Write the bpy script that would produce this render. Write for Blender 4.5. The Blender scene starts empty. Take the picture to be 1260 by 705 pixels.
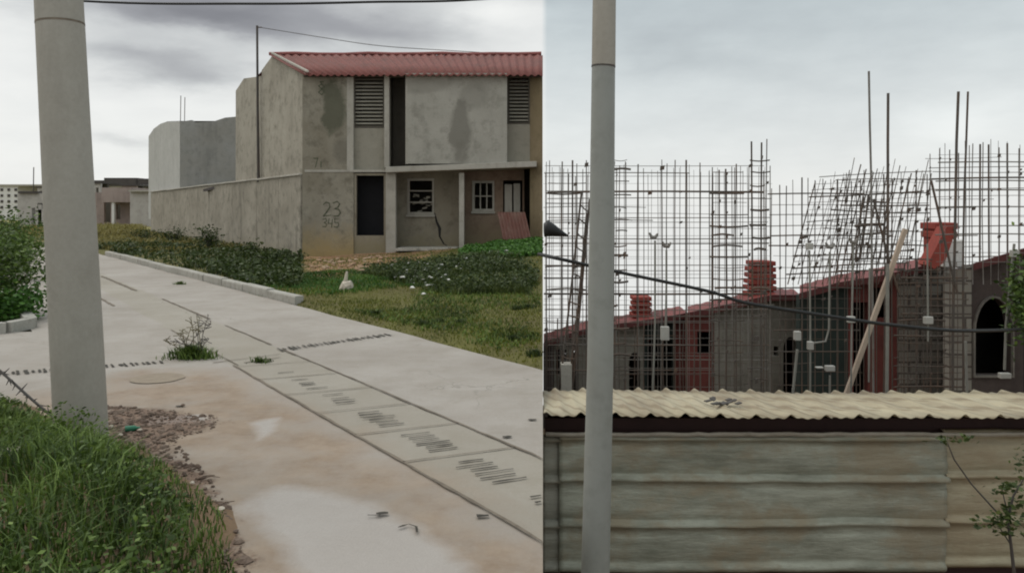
import bpy, math, random
import numpy as np
from mathutils import Vector
from mathutils.geometry import tessellate_polygon
random.seed(7); RNG = np.random.default_rng(11)
SC = bpy.context.scene
COL = SC.collection
R = math.radians
F = 950.0; HY = 259.0; CZ = 1.55          # focal length in photo pixels, horizon row, eye height

# ---------------------------------------------------------------- camera, world, sun, exposure
cd = bpy.data.cameras.new('camera'); cam = bpy.data.objects.new('camera', cd); COL.objects.link(cam)
cam.location = (0, 0, CZ); cam.rotation_euler = (R(90), 0, 0)
cd.sensor_width = 36; cd.lens = F/1260*36; cd.shift_y = -(352.5-HY)/1260
cd.clip_start = 0.05; cd.clip_end = 8000
SC.camera = cam
SC.view_settings.view_transform = 'Standard'; SC.view_settings.look = 'None'
SC.view_settings.gamma = 1; SC.view_settings.exposure = 0.06; SC.view_settings.use_curve_mapping = False
SC.render.filter_size = 1.9
SC.cycles.filter_width = 2.0
SC.cycles.max_bounces = 5; SC.cycles.diffuse_bounces = 3; SC.cycles.transparent_max_bounces = 8
SUN_EL, SUN_AZ = 58, -60                  # azimuth measured from +Y towards +X
sd = bpy.data.lights.new('sun', 'SUN'); so = bpy.data.objects.new('sun', sd); COL.objects.link(so)
sd.energy = 0.8; sd.angle = R(14); sd.color = (1, .96, .9)
dv = Vector((math.sin(R(SUN_AZ))*math.cos(R(SUN_EL)), math.cos(R(SUN_AZ))*math.cos(R(SUN_EL)), math.sin(R(SUN_EL))))
so.rotation_euler = dv.to_track_quat('Z', 'Y').to_euler()

def build_world():
    w = bpy.data.worlds.new('World'); SC.world = w; w.use_nodes = True
    nt = w.node_tree; nt.nodes.clear(); N = nt.nodes.new; L = nt.links.new
    def M(op, a, b=None, c=None, clamp=False):
        n = N('ShaderNodeMath'); n.operation = op; n.use_clamp = clamp
        for i, v in enumerate((a, b, c)):
            if v is None: continue
            if isinstance(v, (int, float)): n.inputs[i].default_value = v
            else: L(v, n.inputs[i])
        return n.outputs[0]
    tc = N('ShaderNodeTexCoord'); sep = N('ShaderNodeSeparateXYZ'); L(tc.outputs['Generated'], sep.inputs[0])
    az = M('ARCTAN2', sep.outputs[0], sep.outputs[1]); el = M('ARCSINE', sep.outputs[2])
    az = M('MULTIPLY', az, 57.2958); el = M('MULTIPLY', el, 57.2958)
    cmb = N('ShaderNodeCombineXYZ'); L(M('MULTIPLY', az, .035), cmb.inputs[0]); L(M('MULTIPLY', el, .10), cmb.inputs[1])
    def noise(scale, detail, w_, rough=.55):
        n = N('ShaderNodeTexNoise'); n.noise_dimensions = '4D'; L(cmb.outputs[0], n.inputs['Vector'])
        n.inputs['Scale'].default_value = scale; n.inputs['Detail'].default_value = detail
        n.inputs['Roughness'].default_value = rough; n.inputs['W'].default_value = w_
        return M('SUBTRACT', n.outputs[0], .5)
    n1 = noise(2.6, 6, 1.3); n2 = noise(2.8, 6, 7.7); n3 = noise(6, 7, 3.1)
    waz = M('ADD', az, M('MULTIPLY', n1, 14)); wel = M('ADD', el, M('MULTIPLY', n2, 5))
    def blob(a0, e0, ra, re, amp):
        dx = M('DIVIDE', M('SUBTRACT', waz, a0), ra); dy = M('DIVIDE', M('SUBTRACT', wel, e0), re)
        d = M('ADD', M('MULTIPLY', dx, dx), M('MULTIPLY', dy, dy))
        return M('MULTIPLY', M('POWER', 2.718, M('MULTIPLY', d, -1)), amp)
    def AE(px, py):
        a = math.atan((px-630)/F); return math.degrees(a), math.degrees(math.atan((HY-py)/F*math.cos(a)))
    tot = None
    for px, py, ra, re, amp in [(185, 8, 6.5, 2.0, .62), (310, 20, 7, 2.2, .50), (500, 30, 7, 2.2, .30), (215, 78, 4.6, 1.2, .42),
                                (460, 50, 8, 1.6, .16), (150, 183, 2.2, .45, .16), (480, -60, 26, 4, .22),
                                (240, 45, 4, .9, -.25), (610, 12, 5, 1.2, -.22), (820, 55, 5, 1.6, .10), (980, 20, 16, 4, .09), (1170, 158, 4, 1.6, -.14), (1000, 120, 9, 3, .04)]:
        a, e = AE(px, py); b = blob(a, e, ra, re, amp)
        tot = b if tot is None else M('ADD', tot, b)
    dark = M('ADD', tot, M('MULTIPLY', n3, .20))
    # right-hand sky is a thin grey-blue deck rather than broken cloud
    right = M('MULTIPLY', M('SUBTRACT', az, 2.2), 2.5, clamp=True)
    elr = M('MULTIPLY', M('SUBTRACT', el, 1.0), 1/16.0, clamp=True)
    dark = M('ADD', dark, M('MULTIPLY', right, M('ADD', .04, M('MULTIPLY', elr, .19))))
    dark = M('MAXIMUM', M('MINIMUM', dark, 1), -.1)
    cr = N('ShaderNodeValToRGB'); L(M('MULTIPLY', M('ADD', dark, .1), .909), cr.inputs[0])
    e = cr.color_ramp.elements
    e[0].position = 0; e[0].color = (.90, .905, .88, 1); e[1].position = 1; e[1].color = (.20, .20, .215, 1)
    for p, c in ((.14, (.78, .79, .775, 1)), (.35, (.56, .575, .575, 1)), (.6, (.34, .345, .36, 1))):
        k = e.new(p); k.color = c
    blue = N('ShaderNodeMixRGB'); blue.blend_type = 'MULTIPLY'; L(M('MULTIPLY', right, elr), blue.inputs[0])
    L(cr.outputs[0], blue.inputs[1]); blue.inputs[2].default_value = (.90, .985, 1.02, 1)
    # overcast sky: zenith brighter than horizon
    zen = M('MULTIPLY', M('SUBTRACT', el, 20), 1/30.0, clamp=True)
    gain = M('ADD', 1.0, M('MULTIPLY', zen, .75))
    vm = N('ShaderNodeVectorMath'); vm.operation = 'SCALE'; L(blue.outputs[0], vm.inputs[0]); L(gain, vm.inputs['Scale'])
    bg1 = N('ShaderNodeBackground'); L(vm.outputs[0], bg1.inputs[0]); bg1.inputs[1].default_value = 1.03
    sky = N('ShaderNodeTexSky'); sky.sky_type = 'NISHITA'; sky.sun_disc = False
    sky.sun_elevation = R(SUN_EL); sky.sun_rotation = R(SUN_AZ)
    bg2 = N('ShaderNodeBackground'); L(sky.outputs[0], bg2.inputs[0]); bg2.inputs[1].default_value = .08
    mix = N('ShaderNodeMixShader'); mix.inputs[0].default_value = .94
    L(bg2.outputs[0], mix.inputs[1]); L(bg1.outputs[0], mix.inputs[2])
    out = N('ShaderNodeOutputWorld'); L(mix.outputs[0], out.inputs[0])
build_world()

# ---------------------------------------------------------------- helpers
def P(px, py, Y): return ((px-630)/F*Y, Y, CZ-(py-HY)/F*Y)
def G(px, py):
    Y = CZ*F/(py-HY); return ((px-630)/F*Y, Y)
SEAM = 0.04                                # the terrace edge: x = SEAM * y
WORLD = {}
def wloc(o): return WORLD.get(o.name, Vector((0, 0, 0)))
def props(o, label=None, cat=None, group=None, kind=None):
    if label: o['label'] = label
    if cat: o['category'] = cat
    if group: o['group'] = group
    if kind: o['kind'] = kind
    return o
def thing(name, loc, label, cat, group=None):
    o = bpy.data.objects.new(name, None); COL.objects.link(o); o.location = loc
    o.empty_display_size = .2; WORLD[o.name] = Vector(loc)
    return props(o, label, cat, group)
class MB:
    def __init__(s): s.v = []; s.f = []
    def add(s, vs, fs):
        b = len(s.v); s.v += [tuple(v) for v in vs]; s.f += [tuple(b+i for i in f) for f in fs]
    def box(s, x0, x1, y0, y1, z0, z1):
        s.add([(x0,y0,z0),(x1,y0,z0),(x1,y1,z0),(x0,y1,z0),(x0,y0,z1),(x1,y0,z1),(x1,y1,z1),(x0,y1,z1)],
              [(0,3,2,1),(4,5,6,7),(0,1,5,4),(1,2,6,5),(2,3,7,6),(3,0,4,7)]); return s
    def obox(s, c, ax, ay, az):
        c = Vector(c); ax = Vector(ax); ay = Vector(ay); az = Vector(az); vs = []
        for k in (-1, 1):
            for i, j in ((-1,-1),(1,-1),(1,1),(-1,1)): vs.append(c+ax*i+ay*j+az*k)
        s.add(vs, [(0,3,2,1),(4,5,6,7),(0,1,5,4),(1,2,6,5),(2,3,7,6),(3,0,4,7)]); return s
    def prism(s, poly, vec):               # poly: list of 3D points, extruded by vec
        n = len(poly); vec = Vector(vec); a = [Vector(p) for p in poly]
        s.add(a+[p+vec for p in a], [tuple(range(n))[::-1], tuple(range(n, 2*n))]+[(i,(i+1)%n,n+(i+1)%n,n+i) for i in range(n)]); return s
    def tube(s, pts, r, n=6):
        pts = [Vector(p) for p in pts]; rs = r if isinstance(r, (list, tuple)) else [r]*len(pts)
        rings = []; ref = None
        for i, p in enumerate(pts):
            t = (pts[min(i+1, len(pts)-1)]-pts[max(i-1, 0)]).normalized()
            if ref is None: ref = Vector((0,0,1)) if abs(t.z) < .9 else Vector((1,0,0))
            a = t.cross(ref).normalized(); b = t.cross(a)
            ref = b.cross(t) if False else ref
            rings.append([p+(a*math.cos(2*math.pi*k/n)+b*math.sin(2*math.pi*k/n))*rs[i] for k in range(n)])
        vs = [v for rg in rings for v in rg]; fs = []
        for i in range(len(pts)-1):
            for k in range(n): fs.append((i*n+k, i*n+(k+1)%n, (i+1)*n+(k+1)%n, (i+1)*n+k))
        m0 = len(vs); vs = vs+rings[0]+rings[-1]; fs.append(tuple(m0+k for k in range(n))[::-1]); fs.append(tuple(m0+n+k for k in range(n)))
        s.add(vs, fs); return s
    def wall(s, outer, holes, mp, depth):  # 2D outline with holes; mp(u,v,d) -> 3D; d runs 0..depth
        loops = [outer]+holes
        flat = [p for lp in loops for p in lp]
        tr = tessellate_polygon([[Vector((p[0], p[1], 0)) for p in lp] for lp in loops])
        n = len(flat)
        s_v = [mp(u, v, 0) for u, v in flat]+[mp(u, v, depth) for u, v in flat]
        fs = [tuple(t) for t in tr]+[tuple(n+i for i in t) for t in tr]
        o = 0
        for lp in loops:
            m = len(lp)
            for i in range(m): fs.append((o+i, o+(i+1)%m, n+o+(i+1)%m, n+o+i))
            o += m
        s.add(s_v, fs); return s
    def build(s, name, mat, parent=None, smooth=False, **kw):
        off = wloc(parent) if parent else Vector((0,0,0))
        me = bpy.data.meshes.new(name)
        me.from_pydata([(v[0]-off.x, v[1]-off.y, v[2]-off.z) for v in s.v], [], s.f)
        if mat: me.materials.append(mat)
        if smooth: me.polygons.foreach_set('use_smooth', [True]*len(me.polygons))
        o = bpy.data.objects.new(name, me); COL.objects.link(o)
        if parent: o.parent = parent
        WORLD[o.name] = off
        bmfix(me)
        return props(o, **kw)
import bmesh
def bmfix(me):
    if len(me.polygons) > 20000: return
    bm = bmesh.new(); bm.from_mesh(me); bmesh.ops.recalc_face_normals(bm, faces=bm.faces); bm.to_mesh(me); bm.free()
def bevel(o, w=.006, seg=1):
    m = o.modifiers.new('bevel', 'BEVEL'); m.width = w; m.segments = seg; m.limit_method = 'ANGLE'; return o
def rect(u0, u1, v0, v1): return [(u0,v0),(u1,v0),(u1,v1),(u0,v1)]
def fastmesh(name, V, T, mat, attrs=None, parent=None, smooth=False):   # triangles through numpy
    me = bpy.data.meshes.new(name); off = wloc(parent) if parent else Vector((0,0,0))
    V = np.asarray(V, dtype=np.float32)-np.array(off, dtype=np.float32); T = np.asarray(T, dtype=np.int32)
    k = T.shape[1]
    me.vertices.add(len(V)); me.vertices.foreach_set('co', V.ravel())
    me.loops.add(T.size); me.loops.foreach_set('vertex_index', T.ravel())
    me.polygons.add(len(T)); me.polygons.foreach_set('loop_start', np.arange(0, T.size, k, dtype=np.int32))
    me.polygons.foreach_set('loop_total', np.full(len(T), k, dtype=np.int32))
    if smooth: me.polygons.foreach_set('use_smooth', np.ones(len(T), dtype=bool))
    for an, av in (attrs or {}).items():
        a = me.attributes.new(an, 'FLOAT', 'POINT'); a.data.foreach_set('value', np.asarray(av, dtype=np.float32))
    me.update(calc_edges=True); me.validate()
    me.materials.append(mat)
    o = bpy.data.objects.new(name, me); COL.objects.link(o)
    if parent: o.parent = parent
    WORLD[o.name] = off
    return o

# ---------------------------------------------------------------- materials
class NT:
    def __init__(s, name):
        s.m = bpy.data.materials.new(name); s.m.use_nodes = True; s.nt = s.m.node_tree
        s.b = s.nt.nodes['Principled BSDF']; s.out = s.nt.nodes['Material Output']
        s.b.inputs['Specular IOR Level'].default_value = .3
    def n(s, t): return s.nt.nodes.new(t)
    def l(s, a, b): s.nt.links.new(a, b)
    def coord(s, sc=(1,1,1), kind='Object'):
        tc = s.n('ShaderNodeTexCoord'); mp = s.n('ShaderNodeMapping'); s.l(tc.outputs[kind], mp.inputs[0])
        mp.inputs['Scale'].default_value = sc; return mp.outputs[0]
    def geo(s, sc=(1,1,1), loc=(0,0,0)):
        g = s.n('ShaderNodeNewGeometry'); mp = s.n('ShaderNodeMapping'); s.l(g.outputs['Position'], mp.inputs[0])
        mp.inputs['Scale'].default_value = sc; mp.inputs['Location'].default_value = loc; return mp.outputs[0]
    def noise(s, vec, scale, detail=6, rough=.6):
        n = s.n('ShaderNodeTexNoise'); s.l(vec, n.inputs['Vector']); n.inputs['Scale'].default_value = scale
        n.inputs['Detail'].default_value = detail; n.inputs['Roughness'].default_value = rough; return n.outputs[0]
    def ramp(s, v, stops):
        r = s.n('ShaderNodeValToRGB'); s.l(v, r.inputs[0]); e = r.color_ramp.elements
        for i, (p, c) in enumerate(stops):
            k = e[i] if i < 2 else e.new(p)
            k.position = p; k.color = (c, c, c, 1) if isinstance(c, (int, float)) else (*c, 1)
        return r.outputs[0]
    def mix(s, f, a, b, mode='MIX'):
        m = s.n('ShaderNodeMixRGB'); m.blend_type = mode
        for i, v in enumerate((f, a, b)):
            if isinstance(v, (int, float)): m.inputs[i].default_value = v if i == 0 else (v, v, v, 1)
            elif isinstance(v, tuple): m.inputs[i].default_value = (*v, 1)
            else: s.l(v, m.inputs[i])
        return m.outputs[0]
    def math(s, op, a, b=0, clamp=False):
        n = s.n('ShaderNodeMath'); n.operation = op; n.use_clamp = clamp
        for i, v in enumerate((a, b)):
            if isinstance(v, (int, float)): n.inputs[i].default_value = v
            else: s.l(v, n.inputs[i])
        return n.outputs[0]
    def attr(s, name):
        a = s.n('ShaderNodeAttribute'); a.attribute_name = name; return a.outputs['Fac']
    def bump(s, h, strength=.4, dist=.02):
        b = s.n('ShaderNodeBump'); s.l(h, b.inputs['Height']); b.inputs['Strength'].default_value = strength
        b.inputs['Distance'].default_value = dist; s.l(b.outputs[0], s.b.inputs['Normal'])
    def col(s, c): s.l(c, s.b.inputs['Base Color']); return s
    def rough(s, v):
        if isinstance(v, (int, float)): s.b.inputs['Roughness'].default_value = v
        else: s.l(v, s.b.inputs['Roughness'])
def weathered(name, base, dark, light=None, stain=.5, streak=.5, rough=.9, scale=1.0, base_band=None, seed=0, bump=.5, patches=()):
    t = NT(name); g = t.geo(loc=(seed*3.1, seed*1.7, seed)); gs = t.geo((.85*scale, .85*scale, .10*scale), (seed, 0, seed*2))
    big = t.noise(g, .55*scale, 9, .7); mid = t.noise(g, 3.2*scale, 8, .7); st = t.noise(gs, 2.2, 6, .65); fine = t.noise(g, 38, 4, .6)
    c = t.mix(t.ramp(big, [(.35, 0.0), (.68, 1.0)]), base, light or tuple(min(1, x*1.25) for x in base))
    f = t.math('MULTIPLY', t.ramp(st, [(.53, 0.0), (.66, 1.0)]), streak)
    c = t.mix(t.math('MULTIPLY', f, t.ramp(t.noise(g, .9*scale, 4, .5), [(.40, .12), (.60, 1.0)])), c, dark)
    f = t.math('MULTIPLY', t.ramp(mid, [(.50, 0.0), (.66, 1.0)]), stain)
    c = t.mix(f, c, dark)
    c = t.mix(t.math('MULTIPLY', t.ramp(fine, [(.3, 0.0), (.7, 1.0)]), .22), c, dark)
    if patches:
        g3 = t.n('ShaderNodeNewGeometry'); s3 = t.n('ShaderNodeSeparateXYZ'); t.l(g3.outputs['Position'], s3.inputs[0])
    for (cx, cz, rx_, rz_, am, pc) in patches:   # stains with a place and outline of their own
        dx = t.math('MULTIPLY', t.math('SUBTRACT', s3.outputs[0], cx), 1/rx_); dz = t.math('MULTIPLY', t.math('SUBTRACT', s3.outputs[2], cz), 1/rz_)
        dd = t.math('SQRT', t.math('ADD', t.math('MULTIPLY', dx, dx), t.math('MULTIPLY', dz, dz)))
        dd = t.math('ADD', dd, t.math('MULTIPLY', t.math('SUBTRACT', t.noise(g, 1.6, 8, .7), .5), 2.2))
        c = t.mix(t.math('MULTIPLY', t.ramp(dd, [(.7, 1.0), (1.0, 0.0)]), am), c, pc)
    if base_band:                           # soil splashed up the foot of the wall
        z0, z1, bc = base_band; g2 = t.n('ShaderNodeNewGeometry'); sp = t.n('ShaderNodeSeparateXYZ'); t.l(g2.outputs['Position'], sp.inputs[0])
        mr = t.n('ShaderNodeMapRange'); t.l(t.math('ADD', sp.outputs[2], t.math('MULTIPLY', t.math('SUBTRACT', mid, .5), 1.1)), mr.inputs[0])
        mr.inputs[1].default_value = z0; mr.inputs[2].default_value = z1; mr.inputs[3].default_value = .8; mr.inputs[4].default_value = 0
        c = t.mix(mr.outputs[0], c, bc)
    t.col(c); t.rough(rough); t.bump(t.math('ADD', mid, t.math('MULTIPLY', fine, .4)), bump, .02)
    return t.m
def metal_paint(name, base, rust, amt=.5, rough=.55, metallic=0.0, sc=(1,1,1), bump=.2):
    t = NT(name); g = t.geo(sc); a = t.noise(g, 2.3, 8, .7); b = t.noise(g, 11, 6, .65)
    c = t.mix(t.math('MULTIPLY', t.ramp(a, [(.45, 0.0), (.68, 1.0)]), amt), base, rust)
    c = t.mix(t.math('MULTIPLY', t.ramp(b, [(.5, 0.0), (.75, 1.0)]), amt*.7), c, tuple(x*.5 for x in rust))
    t.col(c); t.rough(rough); t.b.inputs['Metallic'].default_value = metallic; t.bump(b, bump, .01)
    return t.m
def foliage(name, dark, mid, light, rough=.55, trans=.22):
    t = NT(name); c = t.ramp(t.attr('tint'), [(0, dark), (1, light), (.5, mid)])
    t.col(c); t.rough(rough)
    tr = t.n('ShaderNodeBsdfTranslucent'); t.l(c, tr.inputs[0])
    mx = t.n('ShaderNodeMixShader'); mx.inputs[0].default_value = trans
    t.l(t.b.outputs[0], mx.inputs[1]); t.l(tr.outputs[0], mx.inputs[2]); t.l(mx.outputs[0], t.out.inputs[0])
    return t.m

M_wallA = weathered('weathered_plaster_front', (.215,.19,.145), (.085,.075,.055), (.33,.305,.25), .55, .4, base_band=(.25, 1.15, (.30,.215,.085)), seed=1, patches=[(-5.4, 4.7, .42, 1.0, .85, (.085,.085,.058)), (-5.2, 3.4, .3, .5, .5, (.11,.10,.08)), (-5.9, 1.0, .5, .7, .25, (.15,.13,.10))])
M_wallS = weathered('weathered_plaster_side', (.285,.258,.21), (.12,.108,.082), (.39,.36,.30), .62, .34, seed=2)
M_wallB = weathered('boundary_plaster', (.25,.225,.18), (.10,.09,.068), (.38,.345,.285), .62, .5, base_band=(-.2, .55, (.22,.19,.13)), seed=3)
M_bay = weathered('pale_cement_bay', (.30,.285,.245), (.13,.122,.10), (.39,.37,.325), .45, .35, seed=4, patches=[(-1.55, 3.9, .38, 1.1, .7, (.14,.13,.108)), (-1.2, 5.0, .5, .5, .4, (.17,.16,.135)), (-2.6, 5.3, .8, .25, .4, (.16,.15,.125))])
M_por = weathered('porch_plaster', (.235,.205,.155), (.11,.09,.065), (.30,.27,.21), .45, .5, base_band=(.3, .9, (.20,.17,.10)), seed=5)
M_pan = weathered('grey_infill', (.245,.225,.18), (.12,.108,.085), (.30,.28,.23), .3, .4, seed=6)
M_trim = weathered('concrete_trim', (.34,.32,.275), (.15,.135,.11), (.43,.40,.35), .35, .4, seed=7)
M_tan = weathered('tan_sidewall', (.225,.175,.10), (.10,.075,.045), (.28,.22,.14), .4, .4, seed=8)
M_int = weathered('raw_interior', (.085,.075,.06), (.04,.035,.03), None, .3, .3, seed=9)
M_far = weathered('far_render', (.42,.39,.36), (.20,.18,.165), (.50,.47,.44), .4, .5, scale=.4, seed=10)
M_farpink = weathered('far_pink', (.30,.235,.21), (.15,.12,.11), (.38,.31,.28), .4, .5, scale=.5, seed=11)
M_farwhite = weathered('far_white', (.62,.60,.57), (.40,.38,.36), (.70,.68,.66), .25, .3, scale=.5, seed=12)
M_fardark = weathered('far_dark_roof', (.075,.065,.062), (.03,.028,.028), None, .4, .3, scale=.5, seed=13)
M_blk = weathered('far_grey_block', (.255,.242,.215), (.13,.128,.12), (.29,.285,.27), .4, .45, seed=14)
M_blkL = weathered('far_light_block', (.40,.395,.37), (.20,.195,.18), (.47,.465,.44), .3, .45, seed=15)
M_pole = weathered('concrete_pole', (.285,.262,.222), (.19,.172,.145), (.33,.31,.27), .25, .3, rough=.8, scale=1.6, seed=16, bump=.15)
M_kerb = weathered('kerb_concrete', (.31,.295,.26), (.14,.13,.105), (.40,.385,.345), .5, .2, scale=2, seed=17)
M_rock = weathered('rubble_stone', (.42,.36,.29), (.22,.17,.12), (.55,.50,.42), .5, .0, scale=3, seed=18)
M_gravel = weathered('dark_rubble', (.085,.055,.04), (.03,.022,.016), (.24,.18,.14), .5, .0, scale=4, seed=19)
M_white = weathered('dirty_white', (.62,.60,.56), (.35,.32,.28), (.72,.70,.67), .25, .2, scale=3, seed=20)
M_red = metal_paint('red_roof_sheet', (.165,.052,.042), (.09,.038,.030), .7, .75, sc=(1,.5,1))
M_redsheet = metal_paint('leaning_red_sheet', (.15,.065,.05), (.24,.17,.135), .6, .65)
M_redtile = metal_paint('red_terrace_roof', (.165,.034,.028), (.08,.02,.018), .5, .6)
M_redwall = weathered('red_wall', (.105,.028,.023), (.04,.014,.012), (.15,.042,.034), .4, .5, seed=21)
M_greendark = weathered('dark_green_fill', (.016,.023,.019), (.008,.010,.009), (.026,.036,.03), .4, .4, seed=22)
M_rgrey = weathered('terrace_grey', (.15,.14,.115), (.06,.053,.042), (.21,.20,.17), .5, .5, seed=23)
M_rdark = weathered('terrace_dark', (.045,.034,.03), (.03,.02,.018), (.09,.07,.06), .4, .4, seed=24)
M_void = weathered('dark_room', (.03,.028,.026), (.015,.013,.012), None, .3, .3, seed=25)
M_black = metal_paint('black_rubber', (.012,.012,.012), (.03,.028,.025), .3, .5)
M_doorshade = weathered('doorway_shade_black', (.010,.010,.012), (.006,.006,.006), None, .3, .3, seed=44)
M_rebar = metal_paint('rusty_rebar', (.080,.068,.058), (.14,.075,.042), .6, .75)
M_rebarl = metal_paint('pale_rebar', (.17,.16,.145), (.10,.07,.05), .6, .7)
M_pvc = metal_paint('grey_conduit', (.20,.195,.17), (.11,.095,.075), .4, .5)
M_box = metal_paint('pale_plastic', (.33,.32,.29), (.35,.32,.27), .4, .5)
M_wood = metal_paint('pale_timber', (.40,.32,.25), (.22,.15,.10), .5, .8, sc=(1,1,.3))
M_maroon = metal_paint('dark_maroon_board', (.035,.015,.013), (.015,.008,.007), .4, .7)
M_galv = metal_paint('metal_pole', (.235,.24,.22), (.16,.155,.13), .35, .5, bump=.05)
M_mast = metal_paint('dark_mast', (.06,.055,.05), (.10,.06,.04), .4, .6)
M_soil = weathered('soil', (.13,.085,.05), (.06,.04,.025), (.22,.14,.08), .5, 0, scale=2, seed=26)
def sheet_mat(name, base, dirt, rust, amt=.6):
    t = NT(name); g = t.geo((.7, 1, 4)); g1 = t.geo((1,1,1.6)); a = t.noise(g, 1.5, 9, .72); b = t.noise(g1, 1.3, 7, .7); f = t.noise(t.geo((1.5,1,14)), 4, 7, .7)
    c = t.mix(t.math('MULTIPLY', t.ramp(a, [(.42, 0.0), (.62, 1.0)]), amt), base, dirt)
    c = t.mix(t.math('MULTIPLY', t.ramp(b, [(.47, 0.0), (.60, 1.0)]), amt*.95), c, rust)
    c = t.mix(t.math('MULTIPLY', t.ramp(f, [(.54, 0.0), (.74, 1.0)]), .22), c, tuple(x*.45 for x in dirt))
    t.col(c); t.rough(t.ramp(b, [(.3, .42), (.7, .7)])); t.b.inputs['Metallic'].default_value = .15; t.bump(t.math('ADD', a, t.math('MULTIPLY', b, .8)), .55, .05)
    return t.m
M_sheet = sheet_mat('grey_green_sheet', (.34,.345,.28), (.16,.16,.12), (.26,.215,.145), .85)
M_sheet2 = sheet_mat('greyish_sheet', (.30,.29,.24), (.15,.145,.115), (.20,.17,.12), .5)
M_sheet3 = sheet_mat('tan_sheet', (.37,.325,.225), (.20,.17,.115), (.28,.21,.13), .5)
def tan_roof():
    t = NT('cream_roof_sheet'); g = t.geo((1,.25,1)); a = t.noise(g, 3, 8, .65); b = t.noise(t.geo(), 1.3, 6, .6)
    c = t.mix(t.ramp(a, [(.38, 0.0), (.66, 1.0)]), (.40,.345,.235), (.25,.205,.14))
    c = t.mix(t.math('MULTIPLY', t.ramp(b, [(.5, 0.0), (.7, 1.0)]), .5), c, (.36,.33,.25))
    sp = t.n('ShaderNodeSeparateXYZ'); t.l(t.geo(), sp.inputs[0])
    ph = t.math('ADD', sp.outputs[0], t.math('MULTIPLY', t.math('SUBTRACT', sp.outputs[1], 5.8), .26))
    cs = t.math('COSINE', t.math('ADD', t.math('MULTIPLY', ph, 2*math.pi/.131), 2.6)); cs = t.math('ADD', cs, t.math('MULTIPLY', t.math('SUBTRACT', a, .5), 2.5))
    c = t.mix(t.math('MULTIPLY', t.ramp(cs, [(.35, 0.0), (.9, 1.0)]), .62), c, (.17,.125,.075))  # rib valleys darkened in the colour to paint in their shade
    t.col(c); t.rough(.6); t.bump(a, .2, .01); return t.m
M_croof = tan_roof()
def block_mat():
    t = NT('grey_blockwork'); br = t.n('ShaderNodeTexBrick')
    tc = t.geo((1,1,1)); cs = t.n('ShaderNodeSeparateXYZ'); t.l(tc, cs.inputs[0]); cc = t.n('ShaderNodeCombineXYZ')
    t.l(cs.outputs[0], cc.inputs[0]); t.l(cs.outputs[2], cc.inputs[1]); t.l(cc.outputs[0], br.inputs['Vector'])
    br.inputs['Color1'].default_value = (.25,.235,.20,1); br.inputs['Color2'].default_value = (.17,.155,.13,1); br.inputs['Mortar'].default_value = (.055,.045,.04,1)
    br.inputs['Scale'].default_value = 1; br.inputs['Brick Width'].default_value = .4; br.inputs['Row Height'].default_value = .2; br.inputs['Mortar Size'].default_value = .018
    n = t.noise(t.geo(), 3, 6); c = t.mix(t.math('MULTIPLY', n, .6), br.outputs[0], (.10,.085,.07)); t.col(c); t.rough(.95)
    return t.m
M_block = block_mat()
M_clay = metal_paint('red_clay_block', (.23,.045,.032), (.10,.025,.02), .5, .8)
M_paint = metal_paint('dark_spray_paint', (.075,.082,.05), (.14,.14,.10), .5, .8)
M_glassgreen = metal_paint('green_plastic', (.03,.16,.09), (.02,.10,.06), .3, .25)
M_grass = foliage('lush_grass', (.018,.034,.005), (.062,.105,.018), (.155,.225,.045))
M_grassd = foliage('dark_weeds', (.018,.030,.006), (.045,.068,.015), (.115,.14,.038))
M_grassy = foliage('short_olive_grass', (.055,.070,.009), (.115,.130,.015), (.19,.19,.03))
M_bright = foliage('bright_weeds', (.02,.055,.007), (.050,.125,.017), (.10,.21,.035))
M_dry = foliage('dry_grass', (.13,.11,.035), (.22,.19,.06), (.32,.28,.10))
M_leafs = foliage('seed_stems', (.05,.04,.02), (.12,.10,.045), (.22,.19,.09))

def sstep(x, a=0., b=1.):
    t = np.clip((np.asarray(x, dtype=float)-a)/(b-a), 0, 1); return t*t*(3-2*t)
def vnoise(x, y, seed=0):                   # cheap smooth value noise
    x = np.asarray(x, float); y = np.asarray(y, float); xi = np.floor(x).astype(int); yi = np.floor(y).astype(int)
    def h(a, b):
        n = (a*374761393+b*668265263+seed*1442695041) & 0x7fffffff; n = ((n ^ (n >> 13))*1274126177) & 0x7fffffff
        return ((n ^ (n >> 16)) & 0xffff)/65535.
    fx = x-xi; fy = y-yi; fx = fx*fx*(3-2*fx); fy = fy*fy*(3-2*fy)
    return (h(xi,yi)*(1-fx)+h(xi+1,yi)*fx)*(1-fy)+(h(xi,yi+1)*(1-fx)+h(xi+1,yi+1)*fx)*fy
def pdist(x, y, poly):                      # signed distance, positive inside
    x = np.asarray(x, float); y = np.asarray(y, float); d = np.full(x.shape, 1e9); ins = np.zeros(x.shape, bool); n = len(poly)
    for i in range(n):
        x0, y0 = poly[i]; x1, y1 = poly[(i+1) % n]; ex, ey = x1-x0, y1-y0
        t = np.clip(((x-x0)*ex+(y-y0)*ey)/(ex*ex+ey*ey+1e-12), 0, 1)
        d = np.minimum(d, np.hypot(x-x0-t*ex, y-y0-t*ey))
        c = ((y0 > y) != (y1 > y)); xx = x0+(y-y0)*ex/(ey if abs(ey) > 1e-12 else 1e-12); ins ^= (c & (x < xx))
    return np.where(ins, d, -d)
def side(x, y): return (x-.3)*.8+(y-7.5)*.6       # metres to the right of the road's right edge
def along(x, y): return -(x-.3)*.6+(y-7.5)*.8
def rx(y): return .3-.75*(y-7.5)
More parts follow.
